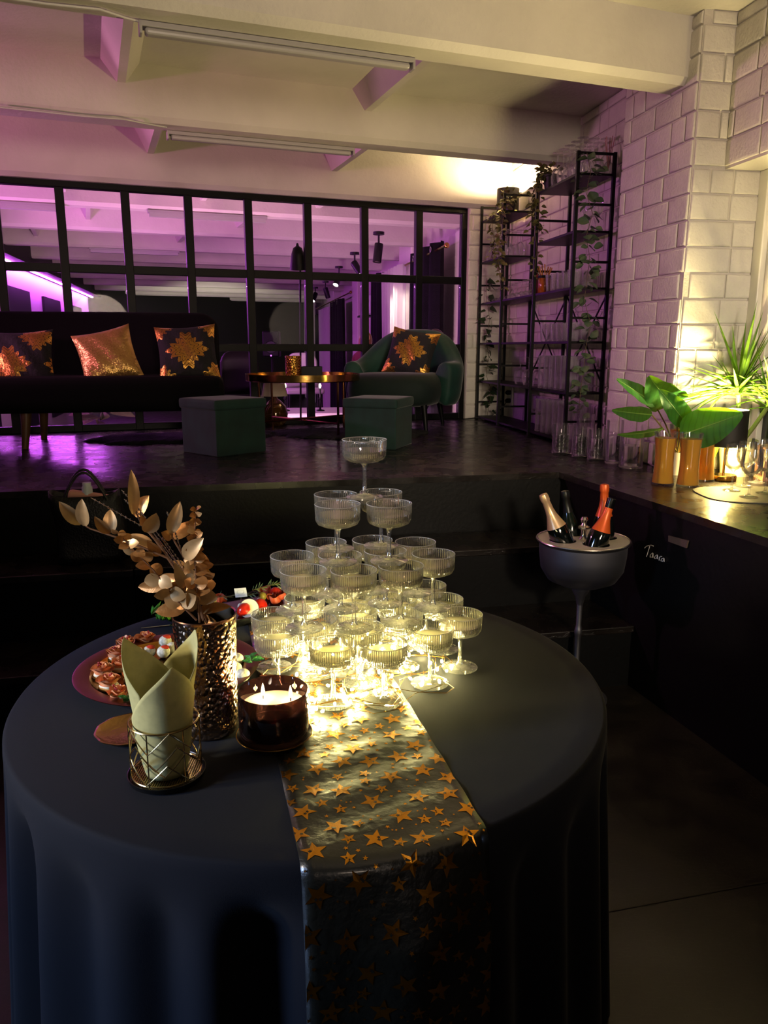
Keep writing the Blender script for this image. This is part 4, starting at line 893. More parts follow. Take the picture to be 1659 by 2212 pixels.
bot = [[(-.228, 1.546), (-.105, 1.479), (0, 1.484), (.1005, 1.572)], [(-.253, 1.657), (-.155, 1.62), (-.05, 1.575), (.04, 1.66), (.174, 1.657)], [(-.192, 1.776), (-.065, 1.68), (.03, 1.765), (.1415, 1.766)], [(-.11, 1.885), (-.08, 1.785), (0, 1.865), (.109, 1.874)]]
t3 = [[(-.171, 1.563), (-.064, 1.563), (.0366, 1.598)], [(-.208, 1.679), (-.1, 1.684), (.003, 1.724), (.113, 1.695)], [(-.14, 1.799), (-.0285, 1.824), (.076, 1.804)]]
t2 = [[(-.1, 1.619), (.011, 1.627)], [(-.111, 1.732), (-.007, 1.759)]]
RWN = [['front', 'second', 'third', 'rear'], ['front', 'middle', 'rear'], ['front', 'rear']]
for lev, (rows, nm) in enumerate(((bot, 'bottom tier'), (t3, 'third tier from the top'), (t2, 'second tier from the top'))):
    for r_, row in enumerate(rows):
        for i, (x, y) in enumerate(row): coupe((x, y, TZ + .003 + lev * HG), f'ribbed champagne coupe, {nm}, {RWN[lev][r_]} row, {ORD[i]} from the vase side')
coupe((-.0435, 1.689, TZ + .003 + 3 * HG), 'single ribbed champagne coupe at the very top of the tower')
# --- fairy lights
fl_t = thing('fairy_lights', 'string of warm fairy lights wound around the foot of the glass tower', 'fairy lights', (-.05, 1.55, TZ))
fo_ = V((-.05, 1.55, TZ)); wirem = mat('copper_wire', 'b98a3c', .3, 1.); bulb_m = emis('fairy_bulb', (1.0, .86, .34), 640)
bme = MB().ball((0, 0, 0), .0029, 6, 4, (1, 1, 1.6)).mesh('bulb', True, 180); bme.materials.append(bulb_m)
rg = random.Random(4); seeds = [(655, 1440), (660, 1465), (648, 1480), (668, 1492), (690, 1500), (705, 1478), (672, 1510), (640, 1455), (665, 1425), (658, 1410), (690, 1455), (680, 1530), (720, 1520), (735, 1490), (742, 1498), (762, 1487), (760, 1515), (772, 1500), (778, 1478), (792, 1474), (810, 1470), (832, 1440), (850, 1462), (868, 1452), (880, 1440), (900, 1440), (912, 1462), (930, 1428), (945, 1442), (952, 1430), (965, 1452), (972, 1440), (890, 1468), (835, 1488), (660, 1530), (700, 1540), (640, 1500), (655, 1380), (690, 1400), (720, 1410), (760, 1420), (800, 1410), (850, 1400), (880, 1380), (900, 1350), (740, 1380), (790, 1370), (840, 1360), (700, 1360), (770, 1440), (820, 1450)]
pts = []
for px, py in seeds:
    p = onz(px + rg.uniform(-4, 4), py + rg.uniform(-4, 4), TZ + rg.uniform(.008, .03)); pts.append(p)
inner = [V((rg.uniform(-.2, .1), rg.uniform(1.52, 1.82), TZ + rg.uniform(.01, .05))) for _ in range(22)]
for p in pts + inner: place('bulb', bme, None, fl_t, p - fo_, (rg.uniform(-1, 1), rg.uniform(-1, 1), 0))
ctr = []
for k in range(160):
    a = k * .21; r_ = .12 + .055 * sin(k * .37) + .03 * sin(k * 1.1); ctr.append(V((-.05 + r_ * cos(a) * 1.15, 1.60 + r_ * sin(a), TZ + .008 + .006 * (1 + sin(k * .9)))) - fo_)
MB().tube(ctr, .0007, 4).obj('wire', wirem, fl_t)
twig = MB()
for p in pts + inner:
    q = min(ctr, key=lambda c: (c - (p - fo_)).length); twig.tube([p - fo_, (p - fo_).lerp(q, .5) + V((0, 0, .012)), q], .0005, 4)
o = twig.obj('bulb_leads', wirem, fl_t); o['kind'] = 'stuff'
# --- hammered vase with gilded branches
vz = V((-.338, 1.372, TZ + .0)); t = thing('hammered_vase', 'tall hammered bronze-gold cylinder vase holding gilded branches', 'vase', vz)
hv_m = NT('hammered_bronze'); hb2 = hv_m.n('ShaderNodeBsdfPrincipled'); hv_m.l(hb2.outputs[0], hv_m.out.inputs[0]); hb2.inputs['Base Color'].default_value = lin('c0a284'); hb2.inputs['Metallic'].default_value = 1; hb2.inputs['Roughness'].default_value = .17
vo = hv_m.n('ShaderNodeTexVoronoi', feature='SMOOTH_F1'); hv_m.l(hv_m.coord('Object'), vo.inputs['Vector']); vo.inputs['Scale'].default_value = 105; vo.inputs['Smoothness'].default_value = .25
bq = hv_m.n('ShaderNodeBump'); bq.inputs['Strength'].default_value = 1.; bq.inputs['Distance'].default_value = .003; bq.invert = True; hv_m.l(vo.outputs['Distance'], bq.inputs['Height']); hv_m.l(bq.outputs[0], hb2.inputs['Normal'])
MB().lathe([(0, 0), (.05, 0), (.053, .003)] + [(.0535 + .0055 * k / 10, .005 + .226 * k / 10) for k in range(11)], 96, cap=False).obj('body', hv_m.m, t); vb_ = t.children[0]
MB().lathe([(.0592, .2305), (.0600, .2345), (.0588, .2365), (.0565, .2345)], 64, cap=False).obj('rim', mat('rose_gold_rim', 'c09078', .18, 1.), vb_); MB().lathe([(.057, .235), (.054, .06), (0, .055)], 48, cap=False).obj('inside', mat('black_inside', '040404', .6), t)
gilt = mat('gilded_leaf', 'bd8448', .38, .6, vary=.3, vscale=30, bump=.3, bscale=70, bdist=.004); gilt2 = mat('pale_gilded_leaf', 'c9a06a', .38, .55, vary=.25, vscale=30); twigm = mat('gilded_twig', '7a563a', .45, .5)
def gleaf(bx, by, tx, ty, width, Y=1.37, dY=0., mt=gilt, cup=.3, roll=0., sag=.1):
    A, B = aty(bx, by, Y), aty(tx, ty, Y + dY); ax = B - A; L = ax.length; x = ax.normalized(); view = (EYE - A).normalized(); nrm = (view - x * view.dot(x)).normalized(); nrm = Quaternion(x, roll) @ nrm; y = nrm.cross(x); b = MB()
    def fn(u, v):
        s = v * 2 - 1; wd = width / 2 * sin(pi * (.04 + .96 * u ** .85)) ** .7; return A + x * L * u + y * (s * wd) + nrm * (abs(s) * wd * cup + sag * L * (u - u * u) * 2) - vz
    b.grid(fn, 9, 5); b.obj('leaf', mt, t, angle=180, fix=False)
def twigp(pts, Y=1.37, r0=.0035, r1=.0012, dY=0.):
    k = len(pts); MB().tube([aty(x, y, Y + dY * i / k) - vz for i, (x, y) in enumerate(pts)], [r0 + (r1 - r0) * i / (k - 1) for i in range(k)], 7).obj('twig', twigm, t)
twigp([(448, 1345), (420, 1290), (392, 1248), (362, 1205), (315, 1185), (250, 1160), (195, 1142), (172, 1128)]); twigp([(440, 1345), (410, 1280), (372, 1215), (335, 1165), (305, 1130), (288, 1095), (284, 1060)], 1.38)
twigp([(440, 1340), (418, 1260), (395, 1200), (372, 1160), (372, 1140)], 1.36, .003); twigp([(432, 1345), (424, 1260), (420, 1180), (423, 1100)], 1.35, .0025, .0008); twigp([(425, 1340), (385, 1300), (330, 1230), (285, 1185), (255, 1150)], 1.34, .0022, .0008)
for a in ((176, 1132, 127, 1083, .026), (184, 1136, 177, 1077, .026), (237, 1152, 204, 1115, .02), (240, 1150, 238, 1100, .026), (288, 1110, 283, 1014, .022), (292, 1115, 322, 1070, .028), (316, 1150, 338, 1108, .03), (312, 1135, 305, 1112, .014), (368, 1152, 389, 1083, .026), (372, 1163, 428, 1126, .026), (372, 1160, 348, 1150, .02), (330, 1178, 278, 1155, .02), (335, 1182, 262, 1172, .018), (345, 1200, 318, 1168, .02), (398, 1205, 440, 1162, .03), (400, 1235, 372, 1212, .022), (405, 1255, 345, 1245, .024), (395, 1270, 378, 1215, .02), (420, 1250, 455, 1235, .032), (410, 1285, 362, 1262, .03), (362, 1260, 298, 1268, .026), (428, 1300, 442, 1268, .03), (400, 1315, 335, 1322, .03), (420, 1318, 405, 1272, .03), (432, 1330, 470, 1345, .02), (428, 1320, 500, 1310, .022), (415, 1300, 375, 1300, .03), (440, 1240, 430, 1190, .028)):
    gleaf(*a, Y=1.37 + random.uniform(-.02, .02), dY=random.uniform(-.03, .03), mt=gilt2 if random.random() < .3 else gilt, roll=random.uniform(-.5, .5))
def rounds(path, Y, n_, sz):
    for i in range(n_):
        f = i / (n_ - 1) * (len(path) - 1); k = min(len(path) - 2, int(f)); g = f - k; x, y = path[k][0] + (path[k + 1][0] - path[k][0]) * g, path[k][1] + (path[k + 1][1] - path[k][1]) * g
        s_ = sz * (.45 + .75 * (1 - i / n_))
        for sg in (-1, 1): a = random.uniform(-.7, .7); gleaf(x, y, x + sg * s_ * cos(a), y - s_ * sin(a) * .8, s_ * .00078, Y, random.uniform(-.015, .015), gilt2 if random.random() < .35 else gilt, .15, random.uniform(-.9, .9))
rounds([(424, 1280), (420, 1180), (423, 1100)], 1.35, 15, 26); rounds([(390, 1305), (330, 1230), (285, 1185), (255, 1152)], 1.34, 9, 34); rounds([(430, 1290), (440, 1220)], 1.36, 4, 34)
bead = mat('glitter_bead', 'd8c0a8', .15, .9)
for pth in ([(400, 1255), (330, 1150), (262, 1112), (196, 1075)], [(405, 1250), (350, 1165), (300, 1100), (262, 1058)], [(410, 1240), (385, 1170), (372, 1130), (360, 1105)], [(415, 1290), (390, 1215), (350, 1160)], [(400, 1240), (300, 1110), (268, 1078)]):
    P = [aty(x, y, 1.365) - vz for x, y in pth]; mb = MB().tube(P, .0007, 4)
    for A, B in zip(P, P[1:]):
        for k in range(7): mb.ball(A.lerp(B, k / 7), .0017, 6, 4, (1, 1, 1.5))
    mb.obj('glitter_sprig', bead, t)['kind'] = 'stuff'
# --- candle in a dark glass on its saucer
cd = V((-.208, 1.338, TZ + .0025))
t = thing('candle_saucer', 'round black saucer with gold rim under the candle', 'saucer', cd)
MB().lathe([(0, 0), (.06, 0), (.068, .004), (.0715, .007), (.0705, .0085), (.066, .006), (0, .004)], 48, cap=False).obj('plate', mat('black_saucer', '101012', .3), t)
rr = MB(); rr.grid(lambda u, v: ((.0712 + .0011 * cos(v * 2 * pi)) * cos(u * 2 * pi), (.0712 + .0011 * cos(v * 2 * pi)) * sin(u * 2 * pi), .008 + .0011 * sin(v * 2 * pi)), 64, 6, True, True); rr.obj('rim', brass, t)
ck = cd + V((0, 0, .0045)); t = thing('jar_candle', 'burning two-wick candle in a dark brown glass jar', 'candle', ck)
jar_g = glass('brown_jar_glass', (.26, .17, .175), 1., .06, .35, haze_col=(.22, .14, .15))
MB().lathe([(0, 0), (.06, 0), (.0645, .004), (.0655, .012), (.0655, .090), (.0645, .0915), (.0632, .09), (.063, .012), (0, .008)], 64, cap=False).obj('jar', jar_g, t, angle=60)
wax = NT('candle_wax'); wp = wax.n('ShaderNodeBsdfPrincipled'); wax.l(wp.outputs[0], wax.out.inputs[0]); wp.inputs['Base Color'].default_value = lin('e8ccb8'); wp.inputs['Roughness'].default_value = .25; wp.inputs['Subsurface Weight'].default_value = .6; wp.inputs['Subsurface Radius'].default_value = (.03, .018, .01); wp.inputs['Subsurface Scale'].default_value = 1.
MB().lathe([(0, .009), (.0622, .009), (.0622, .060), (.058, .0585), (0, .0575)], 48, cap=False).obj('wax', wax.m, t, angle=50); wx_ = t.children[-1]
for x, y in ((-.024, .03), (.03, .02)):
    MB().tube([(x, y, .056), (x, y, .066)], .0012, 6).obj('wick', mat('charred_wick', '0a0806', .9), wx_)
    MB().lathe([(0, 0), (.0028, .004), (.0036, .009), (.0022, .018), (0, .026)], 12, cap=False).obj('flame', emis('jar_flame', (1, .62, .25), 45), wx_, (x, y, .064))
    light('candle_light', 'POINT', ck + V((x, y, .076)), .45, (1, .58, .26), .006)
# --- napkin basket
nb = V((-.375, 1.205, TZ)); gw = mat('pale_gold_wire', 'c9ad78', .22, 1.)
t = thing('napkin_basket', 'round gold wire basket on a black base holding napkins', 'basket', nb)
MB().lathe([(0, .001), (.060, .001), (.0645, .004), (.066, .012), (.0645, .0125), (.061, .006), (0, .005)], 56, cap=False).obj('base', mat('black_base', '0a0a0b', .3), t)
sc = MB()
for k in range(-14, 15):
    q = k * .004; hw = sqrt(max(0, .058 ** 2 - q * q)); sc.tube([(-hw, q, .0085), (hw, q, .0085)], .0006, 4); sc.tube([(q, -hw, .0095), (q, hw, .0095)], .0006, 4)
sc.obj('mesh_screen', gw, t)['kind'] = 'stuff'
def ring(r_, z, th=.0014):
    m_ = MB(); m_.grid(lambda u, v: ((r_ + th * cos(v * 2 * pi)) * cos(u * 2 * pi), (r_ + th * cos(v * 2 * pi)) * sin(u * 2 * pi), z + th * sin(v * 2 * pi)), 56, 6, True, True); return m_
ring(.0575, .107, .0018).obj('top_ring', gw, t); ring(.058, .0125).obj('bottom_ring', gw, t)
for k in range(6): a = k * pi / 3 + .3; MB().tube([(.0585 * cos(a), .0585 * sin(a), .012), (.058 * cos(a), .058 * sin(a), .107)], .0013, 6).obj('upright', gw, t)
for bnd, (z0, z1, ph) in enumerate(((.014, .05, 0), (.042, .08, .3), (.07, .107, .1), (.03, .065, .55))):
    pz = []
    for k in range(61):
        a = k * 2 * pi / 60 + ph; tri = abs(((k / 6) % 2) - 1); pz.append((.0588 * cos(a), .0588 * sin(a), z0 + (z1 - z0) * tri))
    MB().tube(pz, .0012, 6, cap=False).obj('zigzag_wire', gw, t)
# napkins
def paper(name, hexc):
    N = NT(name); dd = N.n('ShaderNodeBsdfDiffuse'); tr = N.n('ShaderNodeBsdfTranslucent'); nz_ = N.n('ShaderNodeTexNoise'); N.l(N.coord('Object'), nz_.inputs['Vector']); nz_.inputs['Scale'].default_value = 60
    col = N.ramp(nz_.outputs[0], [(.3, tuple(c * .85 for c in lin(hexc)[:3])), (.7, lin(hexc)[:3])]); N.l(col, dd.inputs[0]); N.l(col, tr.inputs[0]); mx = N.n('ShaderNodeMixShader'); mx.inputs[0].default_value = .22; N.l(dd.outputs[0], mx.inputs[1]); N.l(tr.outputs[0], mx.inputs[2])
    bp = N.n('ShaderNodeBump'); bp.inputs['Strength'].default_value = .3; bp.inputs['Distance'].default_value = .002; N.l(nz_.outputs[0], bp.inputs['Height']); N.l(bp.outputs[0], dd.inputs['Normal']); N.l(mx.outputs[0], N.out.inputs[0]); return N.m
olive = paper('olive_paper', 'c4bd82')
def sheet(label, a0, a1, tipf, zlow, ztip, roff, droop=0.):
    t = thing('paper_napkin', label, 'napkin', nb + V((0, 0, .0105)), 0, 'olive napkins rolled in the wire basket'); b = MB()
    def fn(u, v):
        a = R(a0 + (a1 - a0) * u); k = 1 - abs(u - tipf) / max(tipf, 1 - tipf); zt = zlow + (ztip - zlow) * max(0, k) ** 1.05; z = zt * v
        r_ = .030 + .027 * min(1, z / .19) ** .8 + roff + .0025 * sin(u * 9 + v * 3) * v + .006 * max(0, z - .15) / .1; return (r_ * cos(a), r_ * sin(a), z)
    b.grid(fn, 41, 19); o = b.obj('sheet', olive, t, angle=180, fix=False); so = o.modifiers.new('solid', 'SOLIDIFY'); so.thickness = .0006
    o = MB().lathe([(0, .0005), (.030, .0005)], 20, cap=False).obj('fold', olive, t) if roff < .001 else None
sheet('olive paper napkin whose tall corner stands over the copper tray', 60, 245, .58, .135, .238, 0.)
sheet('olive paper napkin rising to the corner next to the hammered vase', -55, 150, .46, .12, .243, .002)
sheet('olive paper napkin wrapped across the front of the roll', 200, 365, .62, .105, .215, .0045)
# --- hammered gold dish
tag(MB().lathe([(0, .0), (.05, .0), (.062, .008), (.064, .011), (.061, .0115), (.05, .004), (0, .0032)], 64, cap=False, rmod=lambda a, z: 1 + .012 * sin(a * 11) * (z > .004)).obj('gold_dish', mat('beaten_copper_gold', 'b08858', .3, 1., bump=.5, bscale=90, bdist=.004), None, (-.487, 1.352, TZ + .001)), 'small beaten gold dish beside the napkin basket', 'dish')
# --- copper tray with canapes
ty = V((-.487, 1.625, TZ + .001)); TRr = .203
t = thing('copper_tray', 'wide-rimmed copper tray of salmon canapes', 'tray', ty)
MB().lathe([(0, .004), (.15, .004), (.162, .008), (.168, .017), (.17, .018), (.2, .0215), (.203, .021), (.2015, .019), (.17, .0155), (.163, .005), (.15, .001), (0, .001)], 96, cap=False).obj('rim', mat('copper_pink', '7c4636', .34, 1.), t)
MB().lathe([(0, .0046), (.15, .0046), (.1615, .0085), (.168, .0176)], 96, cap=False).obj('well', mat('gold_well', 'b07a34', .22, 1.), t)
cracker = mat('cracker', 'caa466', .8, vary=.3, vscale=90); cream = mat('cream_cheese', 'e6dcc0', .5, bump=.4, bscale=120, bdist=.004); salmon = mat('smoked_salmon', 'e07a4a', .3, vary=.35, vscale=50, vhex='f0a878', sss=.2); pepper = mat('pink_peppercorn', '8a1420', .35); cheese = mat('white_cheese', 'e4e0cc', .6, vary=.35, vscale=160, vhex='a8a48c'); mint = mat('mint_leaf', '2c6a2a', .45, bump=.4, bscale=200)
ck_me = MB().lathe([(0, 0), (.02, 0), (.0225, .0015), (.0225, .0045), (.02, .006), (0, .006)], 20, cap=False).mesh('cracker', True, 50); ck_me.materials.append(cracker)
cr_me = MB().lathe([(.019, .0055), (.0195, .009), (.015, .013), (0, .014)], 18, cap=False, rmod=lambda a, z: 1 + .07 * sin(a * 5)).mesh('cream', True, 60); cr_me.materials.append(cream)
b = MB()
def rose(u, v):
    a = u * 7.0 * pi; r_ = .003 + .017 * u; fl_ = .0035 * sin(a * 2.3) * v; return ((r_ + .006 * v * v + fl_) * cos(a), (r_ + .006 * v * v + fl_) * sin(a), .011 + .019 * v * (1 - .5 * u) + .0025 * sin(a * 4.3) * v)
b.grid(rose, 110, 5); rs_me = b.mesh('salmon_rose', True, 180, fix=False); rs_me.materials.append(salmon)
pp_me = MB().ball((0, 0, 0), .0028, 8, 6).mesh('peppercorn', True, 180); pp_me.materials.append(pepper)
spots = [((222, 1462), 'at the outermost edge of the tray'), ((250, 1424), 'outermost toward the rear'), ((236, 1486), 'nearest the tray rim'), ((262, 1446), 'second from the rim'), ((256, 1512), 'at the front of the tray'), ((290, 1470), 'behind the napkins'), ((290, 1428), 'in the middle of the tray'), ((272, 1402), 'toward the rear of the tray'), ((315, 1392), 'at the rear beside the cheese balls'), ((318, 1450), 'deep behind the napkin point'), ((330, 1500), 'in front, hidden by the napkins')]
for (px, py), wh in spots:
    p = onz(px, py, ty.z + .006); t = thing('salmon_canape', 'salmon rose on a cracker with cream, ' + wh, 'canape', p, random.uniform(0, 6), 'salmon canapes on the copper tray')
    place('cracker', ck_me, None, t); place('cream', cr_me, None, t); place('salmon_rose', rs_me, None, t)
    for k in range(3): a = random.uniform(0, 6); place('peppercorn', pp_me, None, t, (.008 * cos(a), .008 * sin(a), .028 + .002 * k))
for i, ((px, py), wh) in enumerate((((357, 1385), 'highest of the group'), ((322, 1408), 'nearest the napkins'), ((353, 1408), 'in front of the vase'), ((372, 1400), 'tucked behind the vase'), ((512, 1424), 'beside the mint leaf'), ((508, 1444), 'below the mint leaf'), ((525, 1458), 'nearest the candle'))):
    p = onz(px, py, ty.z + .02); t = thing('cheese_ball', 'round white peppered cheese ball ' + wh, 'cheese ball', p, 0, 'cheese balls on the copper tray')
    MB().ball((0, 0, 0), .0155, 16, 10, (1, 1, .94)).obj('ball', cheese, t)
    if i in (0, 1, 2): MB().ball((.004, .0, .011), .009, 10, 6, (1.2, 1, .6)).obj('red_garnish', mat('red_pepper', 'c43a1c', .35), t)
def herb(label, px, py, z, n_, sz, seed):
    p = onz(px, py, z); t = thing('herb_sprig', label, 'herb', p); lm_ = leaf_mesh('leaf', sz, sz * .62, mint, 6, .25, .2); r_ = random.Random(seed)
    for k in range(n_): a = r_.uniform(0, 6.28); place('leaf', lm_, None, t, M=dirmat((r_.uniform(-.006, .006), r_.uniform(-.006, .006), r_.uniform(0, .008)), (cos(a), sin(a), r_.uniform(.1, .8)), r_.uniform(-.5, .5), r_.uniform(.7, 1.1)))
herb('fresh mint sprig at the candle end of the copper tray', 540, 1432, ty.z + .024, 7, .026, 1); herb('parsley sprig at the front of the copper tray', 275, 1518, ty.z + .016, 9, .02, 2)
# --- dark platter with antipasti
pc = V((-.415, 2.03, TZ + .001)); pa = R(33); t = thing('slate_platter', 'black rectangular platter of antipasti behind the vase', 'platter', pc, pa)
MB().box((0, 0, .006), (.34, .2, .008)).obj('tray_base', mat('black_glazed', '0a0a0c', .15), t, smooth=False, bevel=.003)
for (x, y, sx_, sy_) in ((0, .1, .34, .006), (0, -.1, .34, .006), (.17, 0, .006, .2), (-.17, 0, .006, .2)): MB().box((x, y, .011), (sx_, sy_, .016)).obj('tray_lip', mat('black_glazed', '0a0a0c'), t, smooth=False, bevel=.002)
def PZ(px, py, z=.02): return onz(px, py, TZ + z)
redp = mat('red_pepper_skin', 'b8200f', .22, coat=.4); ham = mat('red_cured_ham', 'c0442a', .4, vary=.35, vscale=40, vhex='d86a48')
def pepper_obj(label, px, py, s_, rz):
    p = PZ(px, py, .026); t = thing('stuffed_pepper', label, 'pepper', p, rz, 'stuffed red peppers on the black platter')
    MB().lathe([(0, -.015), (.012, -.014), (.02, -.004), (.02, .006), (.014, .014), (.010, .015), (.009, .01), (0, .008)], 20, cap=False, rmod=lambda a, z: 1 + .05 * sin(a * 3)).obj('skin', redp, t, None, (R(-60), 0, 0)); MB().ball((0, .0125, .0085), .0095, 12, 8).obj('filling', cream, t)
pepper_obj('stuffed red pepper beside the white cheese slice', 562, 1308, 1, .3); pepper_obj('stuffed red pepper at the top of the platter', 596, 1283, 1, -.5); pepper_obj('stuffed red pepper below the white cheese slice', 528, 1318, 1, 1.0)
for i, ((px, py), wh) in enumerate((((592, 1300), 'nearest the glass tower'), ((575, 1282), 'behind the olive'), ((478, 1300), 'beside the vase'), ((604, 1292), 'at the platter end'))):
    b = MB(); b.grid(lambda u, v: ((.006 + .016 * u + .003 * sin(v * 4 + u * 12)) * cos(u * 9 + i), (.006 + .016 * u) * sin(u * 9 + i), .018 * v + .003 * sin(u * 20)), 50, 4)
    tag(b.obj('ham_ribbon', ham, None, PZ(px, py, .018), angle=180, fix=False), 'curled red ham ribbon on the platter, ' + wh, 'ham', 'ham ribbons on the black platter')
p = PZ(538, 1315, .03); t = thing('cheese_slice', 'white cheese slice with dark rind leaning on the platter', 'cheese', p); MB().lathe([(0, -.005), (.026, -.005), (.026, .005), (0, .005)], 32, cap=False).obj('slice', mat('soft_white_cheese', 'e6dcc8', .4), t, None, (R(62), R(10), 0)); MB().lathe([(.0262, -.0052), (.0272, -.0052), (.0272, .0052), (.0262, .0052)], 32, cap=False).obj('rind', mat('dark_rind', '3a2a2c', .5), t, None, (R(62), R(10), 0))
tag(MB().ball((0, 0, 0), .0115, 16, 10, (1, 1, 1.1)).obj('olive', mat('green_olive', '8a7a34', .3), None, PZ(567, 1288, .036)), 'green olive on the platter between ham and pepper', 'olive')
for i, (px, py) in enumerate(((464, 1298), (376, 1322), (385, 1312))):
    tag(MB().box((0, 0, 0), (.018, .018, .018), (.2, .1, .4 * i)).obj('cheese_cube', mat('yellow_cheese', 'd8b050', .5), None, PZ(px, py, .024), smooth=False, bevel=.002), ['yellow cheese cube beside the rosemary', 'yellow cheese cube on the lettuce', 'second yellow cheese cube behind the lettuce'][i], 'cheese', 'cheese cubes on the platter')
ros = mat('rosemary_needle', '5a6a42', .6); nme = leaf_mesh('needle', .02, .0028, ros, 4, .1, .1)
for lb, pa_, pb_, z0 in (('rosemary sprig lying along the back of the platter', (450, 1292), (560, 1282), .035), ('rosemary sprig sticking out over the ham', (545, 1275), (608, 1258), .055)):
    A, B = PZ(*pa_, z0), PZ(*pb_, z0 + .005); t = thing('rosemary_sprig', lb, 'rosemary', A); MB().tube([V((0, 0, 0)), B - A], .001, 5).obj('stem', vine, t); r_ = random.Random(9)
    for k in range(46): a = r_.uniform(0, 6.28); q = (B - A) * (k / 46); dv = (B - A).normalized() + V((cos(a), sin(a), cos(a * 2))) * .6; place('needle', nme, None, t, M=dirmat(q, dv, a, r_.uniform(.6, 1.1)))
t = thing('lettuce', 'curly green lettuce at the near corner of the black platter', 'lettuce', PZ(352, 1335, .016)); lf = leaf_mesh('leaf', .04, .03, mat('frisee', '5a9a2c', .5), 9, .4, .1, wave=6); r_ = random.Random(2)
for k in range(16): a = r_.uniform(0, 6.28); place('leaf', lf, None, t, M=dirmat((r_.uniform(-.012, .012), r_.uniform(-.012, .012), r_.uniform(0, .012)), (cos(a), sin(a), r_.uniform(.1, .7)), r_.uniform(-1, 1), r_.uniform(.6, 1)))
A = PZ(520, 1280, .06); t = thing('name_card', 'white card with a line drawing of a chef hat on the platter', 'card', A, R(-6))
MB().box((0, 0, .0), (.034, .0008, .026), (0, R(-7), 0)).obj('card', mat('white_card', 'd8d6d0', .7), t, smooth=False); cd_ = t.children[0]; MB().tube([(0, .001, -.045), (0, .001, .0)], .0008, 5).obj('pick', wood, t)
ink = mat('grey_ink', '8a867e', .8); hat = [(-.008, -.002), (-.0105, .003), (-.007, .0065), (-.004, .006), (-.001, .0085), (.004, .0065), (.0085, .006), (.0095, .002), (.0065, -.002), (.006, -.004), (-.006, -.004), (-.008, -.002)]
mb = MB().tube([(x, -.0008, z) for x, z in hat], .0003, 4); mb.tube([(-.011 + .0022 * k, -.0008, -.008 + .0012 * (k % 2)) for k in range(11)], .0003, 4); mb.obj('print', ink, cd_, None, (0, R(-7), 0))['kind'] = 'stuff'
A, B = onz(305, 1357, TZ + .004), onz(372, 1350, TZ + .004); t = thing('serving_pick', 'thin steel serving utensil lying behind the vase', 'cutlery', A)
MB().tube([V((0, 0, 0)), (B - A) * .5, B - A], [.0012, .0016, .002], 6).obj('handle', chrome, t); MB().ball(B - A, .004, 8, 6, (2.5, 1.5, .5)).obj('head', chrome, t)
# ================================================================== ROOM BEHIND THE GLASS
SP = 1.541
for k in range(1, 12):
    beam('white ceiling beam in the room behind the glass, ' + ORD[k - 1] + ' from the partition', .10 - SP * k, ZB, -9.5, s_at(.10 - SP * k, .33))
for k, ss in ((1, (-3.2, -2.0, -.9)), (2, (-3.0, -1.4)), (3, (-3.6, -1.9))):
    bo = beams['white ceiling beam in the room behind the glass, ' + ORD[k - 1] + ' from the partition']
    for s in ss: rib(.10 - SP * (k - 1) - BT, .10 - SP * k, s, 2.80).obj('rib', paint, bo, smooth=False)
def far_wall_mat():
    N = NT('far_white_brick'); b = N.n('ShaderNodeBsdfPrincipled'); N.l(b.outputs[0], N.out.inputs[0]); b.inputs['Base Color'].default_value = lin('d6d0c6'); b.inputs['Roughness'].default_value = .6
    c = N.coord('World'); sx = N.n('ShaderNodeSeparateXYZ'); N.l(c, sx.inputs[0]); cb = N.n('ShaderNodeCombineXYZ'); N.l(sx.outputs[1], cb.inputs[0]); N.l(sx.outputs[2], cb.inputs[1])
    br = N.n('ShaderNodeTexBrick'); N.l(cb.outputs[0], br.inputs[0]); br.inputs['Scale'].default_value = 1; br.inputs['Brick Width'].default_value = .25; br.inputs['Row Height'].default_value = .122; br.inputs['Mortar Size'].default_value = .006
    bp = N.n('ShaderNodeBump'); bp.inputs['Strength'].default_value = .6; bp.inputs['Distance'].default_value = .01; bp.invert = True; N.l(br.outputs['Fac'], bp.inputs['Height']); N.l(bp.outputs[0], b.inputs['Normal'])
    return N.m
fbr = far_wall_mat()
o = MB().prism([WP(2.05, .30, 0).xy, WP(19, .30, 0).xy, WP(19, .6, 0).xy, WP(2.05, .6, 0).xy], 0, ZC).obj('wall_far_right', fbr, smooth=False); struct(o, 'white brick side wall of the room behind the glass')
for t0, t1 in ((5.0, 5.75), (9.55, 10.2), (13.2, 13.9)):
    MB().prism([WP(t0, .12, 0).xy, WP(t1, .12, 0).xy, WP(t1, .32, 0).xy, WP(t0, .32, 0).xy], 0, ZC).obj('pier', fbr, o, smooth=False, bevel=.02)
dark_green = mat('dark_green_wall', '171a12', .55, vary=.2, vscale=1.5, coord='World')
P1, P2 = onz(189, 632, ZB), onz(540, 652, ZB); bd = (P2 - P1).normalized(); bn = V((bd.y, -bd.x, 0))
e0, e1 = P1 - bd * .3, P1 + bd * 9.5
struct(MB().prism([e0.xy, e1.xy, (e1 - bn * .3).xy, (e0 - bn * .3).xy], 0, ZC).obj('wall_far_back', dark_green, smooth=False), 'dark green end wall of the room behind the glass')
ld = (onz(32, 583, 2.56) - onz(188, 645, 2.56)).normalized(); ln = V((-ld.y, ld.x, 0))   # towards the viewer; into the room
if ln.x < 0: ln = -ln
Q0 = onz(188, 645, 2.56)
def LW(k, o_, z): p = Q0 + ld * k + ln * o_; return V((p.x, p.y, z))
